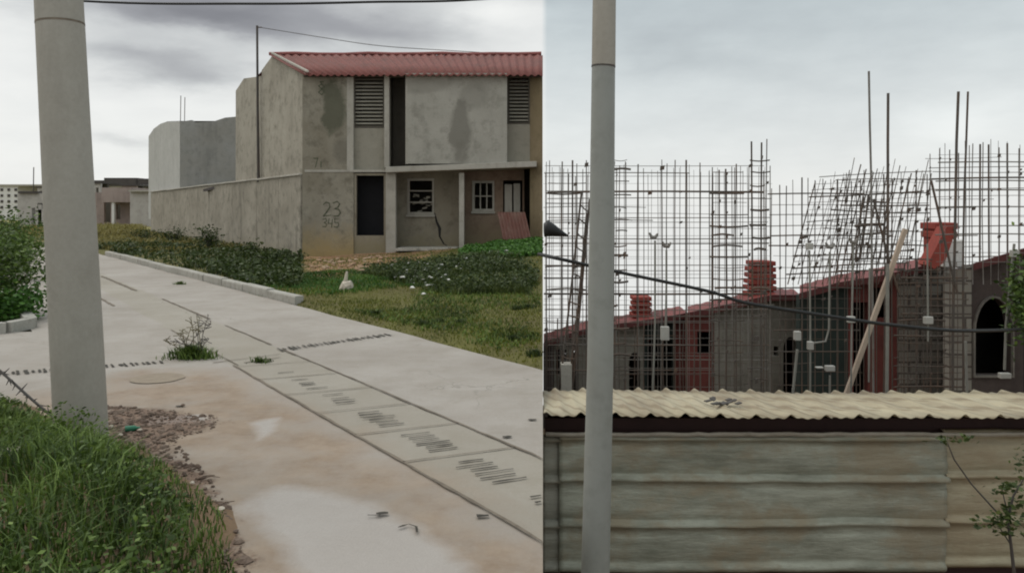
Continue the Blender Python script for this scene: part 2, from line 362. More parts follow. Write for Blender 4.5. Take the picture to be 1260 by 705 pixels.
def h_left(x, y):
    x = np.asarray(x, float); y = np.asarray(y, float); s = side(x, y); q = along(x, y)
    h = -.03+np.clip(s*.3, 0, .07)
    h = h+.06*np.clip(x+6.28, 0, 7.5)*sstep(s, 1.0, 9)*sstep(y, 6, 12)*(1-sstep(y, 27, 40))
    h = h+.09*sstep(s, .05, .3)*sstep(q, 6.3, 6.7)*(1-sstep(q, 45, 60))
    h = h+(vnoise(x*1.3, y*1.3, 1)-.4)*.10*sstep(s, .4, 2.5)
    return h

# ---------------------------------------------------------------- ground, left of the terrace edge
ys = np.concatenate([np.arange(-6, 30, .2), 30*np.exp(np.linspace(0, math.log(90), 60))])
ds = np.concatenate([np.arange(0, 16, .2), 16*np.exp(np.linspace(0, math.log(180), 55))])
YY, DD = np.meshgrid(ys, ds, indexing='ij'); XX = SEAM*np.maximum(YY, 0)-DD
ZZ = h_left(XX, YY)
def grid_faces(a, b):
    i, j = np.meshgrid(np.arange(a-1), np.arange(b-1), indexing='ij'); k = (i*b+j).ravel()
    return np.stack([k, k+b, k+b+1, k+1], 1)
def ground_mat():
    t = NT('ground_soil_and_turf'); g = t.geo(); n = t.noise(g, .9, 8, .65); f = t.noise(g, 14, 6, .7)
    c = t.mix(t.ramp(n, [(.38, 0.0), (.62, 1.0)]), (.115,.11,.026), (.10,.085,.03))
    c = t.mix(t.math('MULTIPLY', t.ramp(f, [(.4, 0.0), (.7, 1.0)]), .5), c, (.05,.045,.015))
    r = t.ramp(t.math('ADD', t.attr('red'), t.math('MULTIPLY', t.math('SUBTRACT', t.noise(g, 2.4, 8, .7), .5), .9)), [(.42, 0.0), (.58, 1.0)])
    c = t.mix(r, c, t.mix(t.ramp(f, [(.35, 0.0), (.65, 1.0)]), (.25,.125,.06), (.30,.20,.12)))
    fl = t.attr('field'); c = t.mix(fl, c, (.21,.18,.06))
    t.col(c); t.rough(.95); t.bump(f, .7, .03); return t.m
redpoly = [G(374, 322), G(372, 345), G(420, 362), G(480, 345), G(560, 322), G(470, 316)]
redA = np.clip(pdist(XX, YY, redpoly)/1.2+.5, 0, 1)*.9
fieldA = sstep(YY, 34, 46)*(.6+.4*vnoise(XX*.3, YY*.3, 9))
V = np.stack([XX.ravel(), YY.ravel(), ZZ.ravel()], 1)
o = fastmesh('ground', V, grid_faces(*XX.shape), ground_mat(), {'red': redA.ravel(), 'field': fieldA.ravel()}, smooth=True); props(o, kind='structure')
# the lower ground to the right of the terrace edge, falling away down the hill
ys2 = np.concatenate([np.arange(-6, 24, .6), 24*np.exp(np.linspace(0, math.log(40), 30))])
ds2 = np.concatenate([np.arange(0, 14, .5), 14*np.exp(np.linspace(0, math.log(60), 24))])
Y2, D2 = np.meshgrid(ys2, ds2, indexing='ij'); X2 = SEAM*np.maximum(Y2, 0)+D2
Z2 = -1.6-.17*np.maximum(Y2-8, 0)-.13*np.maximum(Y2-22, 0)+(vnoise(X2*.8, Y2*.8, 4)-.5)*.08
o = fastmesh('lower_ground', np.stack([X2.ravel(), Y2.ravel(), Z2.ravel()], 1), grid_faces(*X2.shape)[:, ::-1], M_soil, smooth=True); props(o, kind='structure')
# retaining wall holding the terrace
mb = MB(); yy = [-6, 0]+list(np.arange(1, 31, 1.0))+list(30*np.exp(np.linspace(.1, 3, 20)))
for a, b in zip(yy[:-1], yy[1:]):
    xa, xb = SEAM*max(a, 0), SEAM*max(b, 0)
    za, zb = float(h_left(xa, a))-.012, float(h_left(xb, b))-.012
    if a < 7.6: za = min(za, -.045)
    else: za -= .09
    if b < 7.6: zb = min(zb, -.045)
    else: zb -= .09
    ba, bb = [-1.8-.17*max(q-8, 0)-.13*max(q-22, 0) for q in (a, b)]
    mb.add([(xa-.2,a,za),(xa-.001,a,za),(xa-.004,a,ba),(xa-.2,a,ba),(xb-.2,b,zb),(xb-.001,b,zb),(xb-.004,b,bb),(xb-.2,b,bb)],
           [(0,4,5,1),(1,5,6,2),(2,6,7,3),(3,7,4,0)])
mb.build('retaining_wall', M_trim, label='long concrete retaining wall along the edge where the road terrace drops to the shed', cat='retaining wall')

# ---------------------------------------------------------------- the concrete road
def road_mat():
    t = NT('road_concrete'); g = t.geo(); n = t.noise(g, .55, 8, .6); m = t.noise(g, 3.5, 8, .7); f = t.noise(g, 45, 5, .7)
    c = t.mix(t.ramp(n, [(.35, 0.0), (.65, 1.0)]), (.275,.245,.215), (.345,.315,.283))
    c = t.mix(t.math('MULTIPLY', t.ramp(m, [(.45, 0.0), (.7, 1.0)]), .28), c, (.22,.185,.145))
    c = t.mix(t.math('MULTIPLY', t.ramp(f, [(.35, 0.0), (.75, 1.0)]), .20), c, (.17,.145,.115))
    st = t.noise(t.geo((.55,.55,1)), 2.6, 10, .75); c = t.mix(t.math('MULTIPLY', t.ramp(st, [(.48, 0.0), (.60, 1.0)]), .35), c, (.215,.185,.15))
    vo = t.n('ShaderNodeTexVoronoi'); vo.feature = 'DISTANCE_TO_EDGE'; vo.inputs['Scale'].default_value = .42
    wv = t.n('ShaderNodeVectorMath'); wv.operation = 'ADD'; nz3 = t.n('ShaderNodeTexNoise'); t.l(g, nz3.inputs['Vector']); nz3.inputs['Scale'].default_value = 2.5; nz3.inputs['Detail'].default_value = 8
    sc_ = t.n('ShaderNodeVectorMath'); sc_.operation = 'SCALE'; sc_.inputs['Scale'].default_value = .7; t.l(nz3.outputs['Color'], sc_.inputs[0]); t.l(g, wv.inputs[0]); t.l(sc_.outputs[0], wv.inputs[1]); t.l(wv.outputs[0], vo.inputs['Vector'])
    ck = t.math('MULTIPLY', t.ramp(vo.outputs['Distance'], [(.0, 1.0), (.006, 0.0)]), t.ramp(n, [(.5, 0.0), (.6, 1.0)])); c = t.mix(t.math('MULTIPLY', ck, .6), c, (.10,.085,.065))
    c = t.mix(t.math('MULTIPLY', t.attr('strip'), .35), c, (.235,.212,.155))
    nz = t.math('MULTIPLY', t.math('SUBTRACT', t.noise(g, 1.5, 8, .65), .5), .8)
    def mask(a, lo=.42, hi=.6): return t.ramp(t.math('ADD', t.attr(a), nz), [(lo, 0.0), (hi, 1.0)])
    mud = t.math('MULTIPLY', mask('mud', .35, .75), t.ramp(t.noise(g, 1.1, 9, .7), [(.36, .35), (.56, 1.0)]))
    c = t.mix(t.math('MULTIPLY', mud, .85), c, t.mix(t.ramp(m, [(.35, 0.0), (.65, 1.0)]), (.185,.125,.078), (.275,.208,.15)))
    pale_smooth = mask('pale_smooth', .38, .66)
    c = t.mix(t.math('MULTIPLY', pale_smooth, .9), c, t.mix(m, (.31,.278,.25), (.36,.33,.305)))  # paler, smoother patches of the slab
    dirt = t.ramp(t.math('ADD', t.attr('dirt'), t.math('MULTIPLY', t.math('SUBTRACT', t.noise(g, 5, 9, .75), .5), 1.3)), [(.46, 0.0), (.62, 1.0)])
    c = t.mix(t.math('MULTIPLY', dirt, .92), c, t.mix(t.ramp(f, [(.4, 0.0), (.6, 1.0)]), (.075,.045,.03), (.20,.13,.09)))
    t.col(c)
    r = t.mix(pale_smooth, .82, .34); t.rough(r)
    t.bump(t.math('ADD', t.math('MULTIPLY', m, .6), t.math('ADD', t.math('MULTIPLY', f, .5), t.math('MULTIPLY', dirt, 1.2))), .35, .02)
    return t.m
M_road = road_mat()
L1 = lambda s: None
def poly(*pts): return [G(*p) for p in pts]
mudP = [(-3.6, 7.4), (-2.75, 7.5), (-.4, 4.35), (.2, 3.55), (.2, 2.6), (-3, 2.6), (-4.5, 5.5)]
paleP = poly((318, 612), (340, 600), (400, 603), (455, 618), (520, 650), (580, 690), (610, 760), (400, 760), (330, 660), (300, 625))
pale2 = poly((300, 520), (345, 512), (350, 530), (315, 545))
pale3 = poly((175, 512), (255, 508), (262, 520), (180, 524))
dirtP = poly((125, 498), (185, 500), (285, 520), (205, 545), (262, 590), (312, 680), (335, 790), (270, 790), (250, 650), (180, 560), (120, 545))
dirt2 = poly((165, 462), (222, 460), (225, 470), (168, 474))
def road_sheet(ya, yb, step, lfun, dfine, name, M=M_road):
    y = np.arange(ya, yb+1e-6, step); rr = np.minimum(np.where(y > 0, SEAM*np.maximum(y, 0), 0), rx(y)+(vnoise(y*2.2, y*0, 6)-.5)*.05); Lf = np.array([lfun(v) for v in y])
    t = dfine; Yg, Tg = np.meshgrid(y, t, indexing='ij'); Xg = rr[:, None]-(rr-Lf)[:, None]*Tg
    s = side(Xg, Yg); at = {}
    # lateral distance from the joint lines
    xj1 = .144-.713*(Yg-3.6); xj2 = .19-.726*(Yg-4.81)
    at['strip'] = ((Xg > xj1) & (Xg < xj2)).astype(float)
    at['mud'] = np.clip(pdist(Xg, Yg, mudP)/1.0+.55, 0, 1)
    at['pale_smooth'] = np.maximum(np.maximum(np.clip(pdist(Xg, Yg, paleP)/.5+.5, 0, 1), np.clip(pdist(Xg, Yg, pale2)/.3+.4, 0, 1)), np.clip(pdist(Xg, Yg, pale3)/.3+.4, 0, 1))
    at['dirt'] = np.maximum(np.clip(pdist(Xg, Yg, dirtP)/.45+.45, 0, 1), np.clip(pdist(Xg, Yg, dirt2)/.3+.35, 0, 1))
    Zg = (vnoise(Xg*.8, Yg*.8, 3)-.5)*.008*np.ones_like(Xg)
    o = fastmesh(name, np.stack([Xg.ravel(), Yg.ravel(), Zg.ravel()], 1), grid_faces(*Xg.shape)[:, ::1], M, {k: v.ravel() for k, v in at.items()}, smooth=True)
    props(o, kind='structure'); return o
tf = np.concatenate([np.linspace(0, .32, 170), np.linspace(.325, 1, 60)])
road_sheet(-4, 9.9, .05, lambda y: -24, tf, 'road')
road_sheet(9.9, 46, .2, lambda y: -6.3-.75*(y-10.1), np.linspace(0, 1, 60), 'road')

# joints; drain slots and teeth are flat strips, their recess shade painted dark
M_joint = weathered('joint_dirt', (.13,.105,.08), (.06,.05,.035), (.22,.18,.14), .5, 0, scale=4, seed=30)
M_slot = weathered('slot_dark', (.045,.04,.032), (.02,.018,.015), None, .4, 0, scale=4, seed=31)
def ribbon(mb, pts, w, z=.010, wob=.35, step=.12):
    out = []
    for (a, b) in zip(pts[:-1], pts[1:]):
        a = Vector(a); b = Vector(b); n = max(1, int((b-a).length/step)); d = (b-a).normalized(); p = Vector((-d.y, d.x))
        for i in range(n+(b == pts[-1])):
            c = a.lerp(b, i/n)+p*random.uniform(-.2, .2)*w; ww = w*(1+random.uniform(-wob, wob))*.5
            out.append((c+p*ww, c-p*ww))
    c = Vector(pts[-1]); out.append((c+p*w*.4, c-p*w*.4))
    vs = [(min(q.x, SEAM*q.y-.002), q.y, z) for pr in out for q in pr]
    mb.add(vs, [(2*i, 2*i+1, 2*i+3, 2*i+2) for i in range(len(out)-1)])
mb = MB()
def j1(y): return (.144-.713*(y-3.6), y)
def j2(y): return (.19-.726*(y-4.81), y)
ribbon(mb, [j1(3.5), j1(7.7)], .022); ribbon(mb, [j2(4.7), j2(8.6)], .020); ribbon(mb, [j2(8.9), j2(10.4)], .02); ribbon(mb, [j2(11), j2(13.5)], .03)
ribbon(mb, [(.144-.713*4.1+.05, 7.7), (.144-.713*6.4, 10)], .012)
ribbon(mb, [G(125, 340), G(168, 358)], .06); ribbon(mb, [G(120, 365), G(140, 377)], .05); ribbon(mb, [G(300, 447), G(345, 440)], .02)
ribbon(mb, [G(262, 447), G(345, 436)], .018)
U = Vector((-.587, .81)); W = Vector((.92, .39)).normalized()
cent = Vector((-.145, 4.587))
for k in range(-1, 6):
    c = cent+U*(.71*k+.36)
    # transverse joint between the two long joints
    def hit(fn_x0, fn_y0, sl):
        t_ = (fn_x0+sl*(c.y-fn_y0)-c.x)/(W.x-sl*W.y); return c+W*t_
    a = hit(.144, 3.6, -.713); b = hit(.19, 4.81, -.726)
    if max(a.x-SEAM*a.y, b.x-SEAM*b.y) < 0: ribbon(mb, [tuple(a), tuple(b)], .012)
mb.build('road_joints', M_joint, kind='structure')
mb = MB()
for k in range(-1, 7):
    for j in range(6 if k < 5 else 3):
        c = cent+U*(.71*k+(j-2.5)*.082)+W*random.uniform(-.02, .02); hl = random.uniform(.08, .125)*(1 if 0 <= k < 3 else .75)
        if k >= 3 and random.random() < .2: continue
        a = c-W*hl; b = c+W*hl
        if b.x > SEAM*b.y-.01: b = a+W*max(.02, min(2*hl, (SEAM*a.y-.01-a.x)/(W.x-SEAM*W.y)))
        if a.x > SEAM*a.y-.03: continue
        ribbon(mb, [tuple(a), tuple(b)], random.uniform(.014, .022), .011, .4, .05)
def teeth(p0, p1, n, L=.16):
    a = Vector(G(*p0)); b = Vector(G(*p1))
    for i in range(n):
        if random.random() < .12: continue
        c = a.lerp(b, (i+random.uniform(-.25, .25))/n); l = L*random.uniform(.5, 1.1)
        ribbon(mb, [tuple(c-U*l*.5), tuple(c+U*l*.5)], random.uniform(.018, .035), .011, .5, .05)
teeth((345, 431), (480, 412), 26, .20); teeth((-60, 465), (205, 446), 34, .20)
for px, py in [(624, 539), (594, 637), (470, 634), (221, 501), (655, 518)]:
    c = G(px, py); ribbon(mb, [(c[0]-.03, c[1]), (c[0]+.03, c[1]+.01)], .03, .011, .5, .02)
ribbon(mb, [G(452, 636), G(468, 636)], .012, .011); ribbon(mb, [G(490, 651), G(503, 647), G(512, 650), (G(513, 657))], .012, .011, .5, .03)
mb.build('road_slots', M_slot, kind='structure')
# manhole-like oval scar near the joint
mb = MB(); c = G(193, 466); n = 26
pts = [(c[0]+.24*math.cos(2*math.pi*i/n)*(1+random.uniform(-.06,.06)), c[1]+.22*math.sin(2*math.pi*i/n)) for i in range(n)]
mb.add([(x, y, .008) for x, y in pts], [tuple(range(n))]); mb.build('road_patch', M_joint2 if False else weathered('patch', (.22,.18,.135), (.16,.125,.095), None, .4, 0, scale=3, seed=33), kind='structure')

# kerb along the right edge of the road
mb = MB()
q0, q1 = 6.5, 24.0; q = q0; nrm = Vector((.8, .6)); drt = Vector((-.6, .8)); o0 = Vector((.3, 7.5))
while q < q1:
    l = 1.35; wv = random.uniform(-.012, .012); hh = .14+random.uniform(-.012, .012)
    a = o0+drt*q+nrm*(.02+wv); b = o0+drt*(q+l-.02)+nrm*(.02+wv+random.uniform(-.01, .01))
    mb.prism([(a.x,a.y,-.02),(a.x+nrm.x*.15,a.y+nrm.y*.15,-.02),(a.x+nrm.x*.15,a.y+nrm.y*.15,hh),(a.x+.01,a.y+.01,hh),(a.x,a.y,hh-.02)], (b.x-a.x, b.y-a.y, random.uniform(-.01,.01)))
    q += l
mb.build('kerb', M_kerb, kind='structure')
mb = MB()
for (a, b) in [(G(-60, 413), G(8, 409)), (G(8, 409), G(38, 403)), (G(38, 403), (G(38, 403)[0]-3, G(38, 403)[1]+4))]:
    a = Vector((*a, 0)); b = Vector((*b, 0)); d = (b-a).normalized(); nn = Vector((-d.y, d.x, 0))*.07
    mb.obox((a+b)/2+Vector((0,0,.06)), (b-a)/2, nn, (0,0,.07))
mb.build('kerb', M_kerb, kind='structure')

# ---------------------------------------------------------------- vegetation generators
def blades(name, X, Y, Z, H, Wd, mat, lean=.5, parent=None, tintbias=0.):
    n = len(X); a = RNG.uniform(0, 2*np.pi, n); la = RNG.uniform(0, 2*np.pi, n); ln = H*lean*RNG.uniform(.2, 1.2, n)
    sx, sy = np.cos(a)*Wd, np.sin(a)*Wd; lx, ly = np.cos(la)*ln, np.sin(la)*ln
    V = np.empty((n, 5, 3)); V[:, 0] = np.stack([X-sx, Y-sy, Z-.02], 1); V[:, 1] = np.stack([X+sx, Y+sy, Z-.02], 1)
    V[:, 2] = np.stack([X-sx*.7+lx*.35, Y-sy*.7+ly*.35, Z+H*.6], 1); V[:, 3] = np.stack([X+sx*.7+lx*.35, Y+sy*.7+ly*.35, Z+H*.6], 1)
    V[:, 4] = np.stack([X+lx, Y+ly, Z+H*(1-.25*lean)], 1)
    b = np.arange(n)[:, None]*5; T = np.concatenate([b+[[0,1,3]], b+[[0,3,2]], b+[[2,3,4]]])
    tn = np.clip(RNG.normal(.45+tintbias, .24, n)+(vnoise(X*2.3, Y*2.3, 5)-.5)*.75, 0, 1)
    return fastmesh(name, V.reshape(-1, 3), T, mat, {'tint': np.repeat(tn, 5)}, parent)
def leaves(name, C, size, mat, parent=None, tb=0., flat=.5):
    n = len(C); C = np.asarray(C, float); d = RNG.normal(size=(n, 3)); d[:, 2] *= flat; d /= np.linalg.norm(d, axis=1)[:, None]
    u = RNG.normal(size=(n, 3)); w = np.cross(d, u); w /= np.linalg.norm(w, axis=1)[:, None]+1e-9
    s = size*RNG.uniform(.6, 1.4, n)[:, None]; V = np.empty((n, 4, 3))
    V[:, 0] = C-d*s*.5; V[:, 1] = C+w*s*.28; V[:, 2] = C+d*s*.5; V[:, 3] = C-w*s*.28
    b = np.arange(n)[:, None]*4; T = np.concatenate([b+[[0,1,2]], b+[[0,2,3]]])
    tn = np.clip(RNG.normal(.45+tb, .22, n), 0, 1)
    return fastmesh(name, V.reshape(-1, 3), T, mat, {'tint': np.repeat(tn, 4)}, parent)
def join(a, objs):                           # merge meshes made by the generators into one
    for o in objs:
        bm = bmesh.new(); bm.from_mesh(a.data); bm.from_mesh(o.data); bm.to_mesh(a.data); bm.free(); bpy.data.objects.remove(o)
    return a
def scatter(polyg, n, dens=None):
    xs = [p[0] for p in polyg]; yz = [p[1] for p in polyg]; outx = []; outy = []; c = 0
    while c < n:
        x = RNG.uniform(min(xs), max(xs), n*2); y = RNG.uniform(min(yz), max(yz), n*2); k = (pdist(x, y, polyg) > 0) & (x < SEAM*y-.03)
        if dens is not None: k &= RNG.uniform(0, 1, n*2) < dens(x, y)
        outx.append(x[k]); outy.append(y[k]); c += int(k.sum())
    return np.concatenate(outx)[:n], np.concatenate(outy)[:n]

# ---- near verge, lower left
vergeP = [(-4.6, 6.3), (-3.9, 6.15), (-3.2, 5.45), (-2.9, 5.2), (-2.45, 5.1), (-2.05, 4.6), (-1.68, 4.2), (-1.40, 3.78), (-1.18, 3.3), (-.98, 2.6), (-1.0, 2.0), (-9, 2.0), (-9, 6.4), (-6, 6.5)]
def h_verge(x, y):
    d = pdist(x, y, vergeP)+(vnoise(np.asarray(x)*4, np.asarray(y)*4, 8)-.5)*.15
    return .004+np.clip(d*.28, -.03, .14)+(vnoise(np.asarray(x)*2, np.asarray(y)*2, 2)-.3)*.10*sstep(d, .1, .7)
gx, gy = np.meshgrid(np.arange(-9, -.7, .07), np.arange(1.9, 6.7, .07), indexing='ij')
o = fastmesh('verge_soil', np.stack([gx.ravel(), gy.ravel(), h_verge(gx, gy).ravel()], 1), grid_faces(*gx.shape)[:, ::-1], M_soil, smooth=True); props(o, kind='structure')
x, y = scatter(vergeP, 52000, lambda x, y: .55+.45*vnoise(x*3, y*3, 12))
inn = sstep(pdist(x, y, vergeP), 0, .5)
# keep the foot of the pole readable
H = (.05+.15*inn*RNG.uniform(.4, 1.3, len(x)))*(.7+.6*vnoise(x*2.5, y*2.5, 14))
a = blades('verge_grass', x, y, h_verge(x, y), H, RNG.uniform(.0028, .006, len(x)), M_grass, .9)
x, y = scatter(vergeP, 34000, lambda x, y: sstep(pdist(x, y, vergeP), .02, .4)*sstep(vnoise(x*2.2, y*2.2, 20), .3, .6))
z = h_verge(x, y)+RNG.uniform(.01, .22, len(x))*(.5+.8*vnoise(x*2.5, y*2.5, 14))*sstep(pdist(x, y, vergeP), 0, .3)
b = leaves('tmp', np.stack([x, y, z], 1), .028, M_grass, tb=.05)
join(a, [b]); props(a, label='lush green grass and low weeds around the foot of the concrete pole', cat='grass', kind='stuff')
# debris fringe
def pebble(mb, c, r):
    vs = []; n = 6
    for k, (zz, rr) in enumerate(((0, .8), (.5, 1), (1, .5))):
        for i in range(n):
            an = 2*math.pi*i/n; q_ = r*rr*random.uniform(.7, 1.2); vs.append((c[0]+math.cos(an)*q_, c[1]+math.sin(an)*q_, c[2]+zz*r*.8))
    fs = [(k*n+i, k*n+(i+1) % n, (k+1)*n+(i+1) % n, (k+1)*n+i) for k in range(2) for i in range(n)]+[tuple(2*n+i for i in range(n))]
    mb.add(vs, fs)
fr = poly((125, 498), (270, 512), (265, 526), (215, 542), (268, 600), (310, 700), (325, 760), (280, 760), (240, 640), (170, 560), (125, 540))
mb = MB(); x, y = scatter(fr, 1100)
for a_, b_ in zip(x, y): pebble(mb, (a_, b_, .0), random.choice([.004,.006,.006,.009,.012,.016])*random.uniform(.8,1.2))
for i in range(70):
    k = random.randrange(len(x)); r_ = random.uniform(.015, .04); pebble(mb, (x[k], y[k], -r_*.35), r_)
for i in range(45):
    k = random.randrange(len(x)); a_ = random.uniform(0, 3.14); L_ = random.uniform(.03, .12); mb.tube([(x[k], y[k], .014), (x[k]+math.cos(a_)*L_*.5, y[k]+math.sin(a_)*L_*.5+.01, .02), (x[k]+math.cos(a_)*L_, y[k]+math.sin(a_)*L_, .012)], [.003,.003,.002], 4)
mb.build('fine_rubble', M_gravel, label='dark soil crumbs and small rubble along the grass edge beside the road', cat='rubble', kind='stuff')
for px, py, r, lab in [(272, 630, .02, 'small white stone by the dirt edge nearest the camera side'), (137, 528, .022, 'white plastic scrap lying right beside the foot of the concrete pole'),
                  (172, 532, .018, 'white scrap just right of the green bottle on the dirt'), (148, 538, .018, 'flat white scrap lying below the others near the pole foot'),
                  (237, 597, .014, 'pale pebble at the middle of the dirt edge beside the grass'), (225, 501, .02, 'small dark stone alone on the pale slab right of the pole')]:
    c = G(px, py); mb = MB(); pebble(mb, (c[0], c[1], .012), r)
    mb.build('stone' if 'stone' in lab or 'pebble' in lab else 'litter_scrap', M_gravel if 'dark' in lab else M_rock, label=lab, cat='stone' if 'stone' in lab or 'pebble' in lab else 'litter')
c = G(161, 531); mb = MB(); mb.tube([(c[0]-.04,c[1],.02),(c[0]+.015,c[1]+.02,.02),(c[0]+.033,c[1]+.027,.02),(c[0]+.05,c[1]+.033,.02)], [.02,.02,.009,.008], 10)
mb.build('bottle', M_glassgreen, smooth=True, label='crushed green plastic bottle lying on dirt beside the pole', cat='bottle')
mb = MB(); c = P(-4, 580, 4.25); mb.obox((c[0]-.04, c[1], c[2]+.03), (.13,.02,.01), (-.02,.09,0), (.01,0,.075)); o = mb.build('concrete_chunk', M_rock, label='tan broken concrete block half buried in grass at left edge', cat='rubble block'); bevel(o, .02, 2)

# ---- lot and strip to the right of the road
def lot_rand(polyg, n, dens=None): return scatter(polyg, n, dens)
lotP = [(.28, 7.55), (-3.5, 12.7), (-4.6, 15.5), (-5.5, 21), (-5, 23.0), (.9, 23.1), (.9, 20)]
x, y = scatter([(rx(7)+.02, 7.0), (rx(15)+.02, 15), (-6.5, 20), (-6, 22.8), (.95, 22.9), (.3, 7.4)], 52000, lambda x, y: (side(x, y) > .02)*(8/(y+1))*(.35+.65*vnoise(x*1.8, y*1.8, 31)))
a = blades('lot_grass', x, y, h_left(x, y), RNG.uniform(.012, .05, len(x))*(.6+.8*vnoise(x*2, y*2, 33)), RNG.uniform(.003, .008, len(x)), M_grassy, .9)
props(a, label='short olive green grass covering the plot between road and house', cat='grass', kind='stuff')
x, y = scatter([(-.1, 8.3), (-3.6, 13.2), (-5.6, 20), (-4.5, 20.5), (.5, 14), (.35, 9)], 11000, lambda x, y: sstep(vnoise(x*.9, y*.9, 131), .45, .7)*(10/(y+2)))
a = blades('lot_clover', x, y, h_left(x, y), RNG.uniform(.02, .07, len(x)), RNG.uniform(.005, .011, len(x)), M_grass, .9, tintbias=.05)
props(a, label='greener clumps scattered through the olive grass plot', cat='grass', kind='stuff')
weedP = [G(452, 345), G(560, 385), G(668, 375), G(668, 350), G(600, 335), G(500, 335)]
weedP = [(-2.9,15.2),(-1.0,12.4),(.2,12.0),(.45,14),(-.4,17.5),(-2.6,18.3)]
x, y = scatter([(-3.3, 16.9), (-2.1, 14.6), (-1.2, 13.2), (.3, 13.0), (.55, 15.5), (-.4, 18.2), (-2.6, 19)], 22000, lambda x, y: .2+.8*sstep(vnoise(x*1.5, y*1.5, 41), .3, .7))
a = blades('weed_patch', x, y, h_left(x, y), RNG.uniform(.04, .22, len(x))*(.35+.9*vnoise(x*1.2, y*1.2, 43)), RNG.uniform(.006, .014, len(x)), M_grassd, .8)
b = leaves('tmp', np.stack([x[:9000]+.02, y[:9000], h_left(x[:9000], y[:9000])+RNG.uniform(.03, .26, 9000)], 1), .06, M_grassd, tb=-.05)
join(a, [b]); props(a, label='dark green weed patch across the middle of the grass plot', cat='weeds', kind='stuff')
x, y = scatter([(-1.3, 18.4), (.75, 18), (.9, 22.6), (-.4, 22.8), (-1.4, 21)], 12000, lambda x, y: .3+.7*vnoise(x*1.6, y*1.6, 51))
a = blades('bright_weeds', x, y, h_left(x, y), RNG.uniform(.04, .17, len(x)), RNG.uniform(.008, .02, len(x)), M_bright, .8)
b = leaves('tmp', np.stack([x, y, h_left(x, y)+RNG.uniform(.03, .20, len(x))*(.4+.8*vnoise(x*1.6, y*1.6, 51))], 1), .10, M_bright, tb=.1)
join(a, [b]); props(a, label='bright green leafy weeds in front of the leaning red sheet', cat='weeds', kind='stuff')
# strip beside the boundary wall
def strip_pts(n, q0, q1, s0, s1, dens=None):
    q = RNG.uniform(q0, q1, n*3)
    s = RNG.uniform(0, 1, n*3)*(s1-s0)+s0; x = .3-.6*q+.8*s; y = 7.5+.8*q+.6*s
    k = x < (-6.28-.657*(y-23.4)-.15)
    k |= y < 23.2
    k &= RNG.uniform(0, 1, n*3) < (dens(x, y) if dens else 1)
    return x[k][:n], y[k][:n]
x, y = strip_pts(42000, 8.0, 52, .22, 9, lambda x, y: .15+.85*sstep(vnoise(x*.8, y*.8, 61), .35, .7))
dw = np.clip((-6.28-.657*(y-23.4)-x), 0, 3)
k = (630+F*x/y < 366+8*vnoise(x*3, y*3, 8)) & (x < -4.0) & (RNG.uniform(0, 1, len(x)) < 1.05-sstep(y, 24, 36)*(1-.4*np.clip(1-dw, 0, 1)))
x, y, dw = x[k], y[k], dw[k]
a = blades('wall_weeds', x, y, h_left(x, y), RNG.uniform(.05, .22, len(x))*(.25+1.2*vnoise(x*.9, y*.9, 63)), RNG.uniform(.008, .02, len(x)), M_grassd, .8)
n_ = 15000; xx, yy_ = x[:n_], y[:n_]
b = leaves('tmp', np.stack([xx, yy_, h_left(xx, yy_)+RNG.uniform(.02, .22, len(xx))*(.1+1.3*vnoise(xx*.9, yy_*.9, 63))], 1), .10, M_grassd, tb=-.1)
join(a, [b]); props(a, label='dark green weeds growing between the kerb and the long boundary wall', cat='weeds', kind='stuff')
x, y = strip_pts(16000, 22, 60, .22, 12)
k = y > 25; x, y = x[k], y[k]
a = blades('strip_dry_grass', x, y, h_left(x, y), RNG.uniform(.05, .28, len(x)), RNG.uniform(.015, .03, len(x)), M_dry, .8, tintbias=-.05)
props(a, label='yellowing low grass between far kerb and far wall', cat='grass', kind='stuff')
x, y = strip_pts(7000, 6.6, 10.6, .22, 3.0, lambda x, y: .2+.8*sstep(vnoise(x*1.4, y*1.4, 71), .3, .6))
a = blades('kerb_grass', x, y, h_left(x, y), RNG.uniform(.03, .09, len(x)), RNG.uniform(.005, .010, len(x)), M_bright, .8, tintbias=-.15)
props(a, label='mid green grass just behind the near end of the kerb', cat='grass', kind='stuff')
x, y = scatter([(-36, 44), (-21, 37), (-23.5, 50), (-34, 70), (-60, 74), (-44, 52)], 26000)
a = blades('field_grass', x, y, h_left(x, y), RNG.uniform(.1, .6, len(x))*(.3+vnoise(x*.3, y*.3, 73)), RNG.uniform(.02, .05, len(x)), M_dry, .6)
props(a, label='yellow dry grass in the far field past the end of the road', cat='grass', kind='stuff')

def shrub(base, h, r, n, size, mat, label, cat='shrub', group=None, tb=0., ell=1.0):
    t = thing('shrub', base, label, cat, group); mb = MB(); pts = []
    for i in range(9):
        a_ = random.uniform(0, 6.28); rr = r*random.uniform(.3, .9); tip = (base[0]+math.cos(a_)*rr, base[1]+math.sin(a_)*rr*ell, base[2]+h*random.uniform(.55, 1))
        mid = tuple(base[k]*.5+tip[k]*.5+(random.uniform(-.05,.05)*r if k < 2 else 0) for k in range(3))
        mb.tube([base, mid, tip], [.012+.012*h, .008+.006*h, .004], 5); pts.append(tip); pts.append(mid)
    mb.build('stem', M_mast, t)
    C = []
    for i in range(n):
        p = random.choice(pts); s_ = .30*min(r, h)
        C.append((random.gauss(p[0], s_), random.gauss(p[1], s_), max(base[2]+.02, random.gauss(p[2], s_*.8))))
    leaves('foliage', C, size, mat, t, tb)
    return t
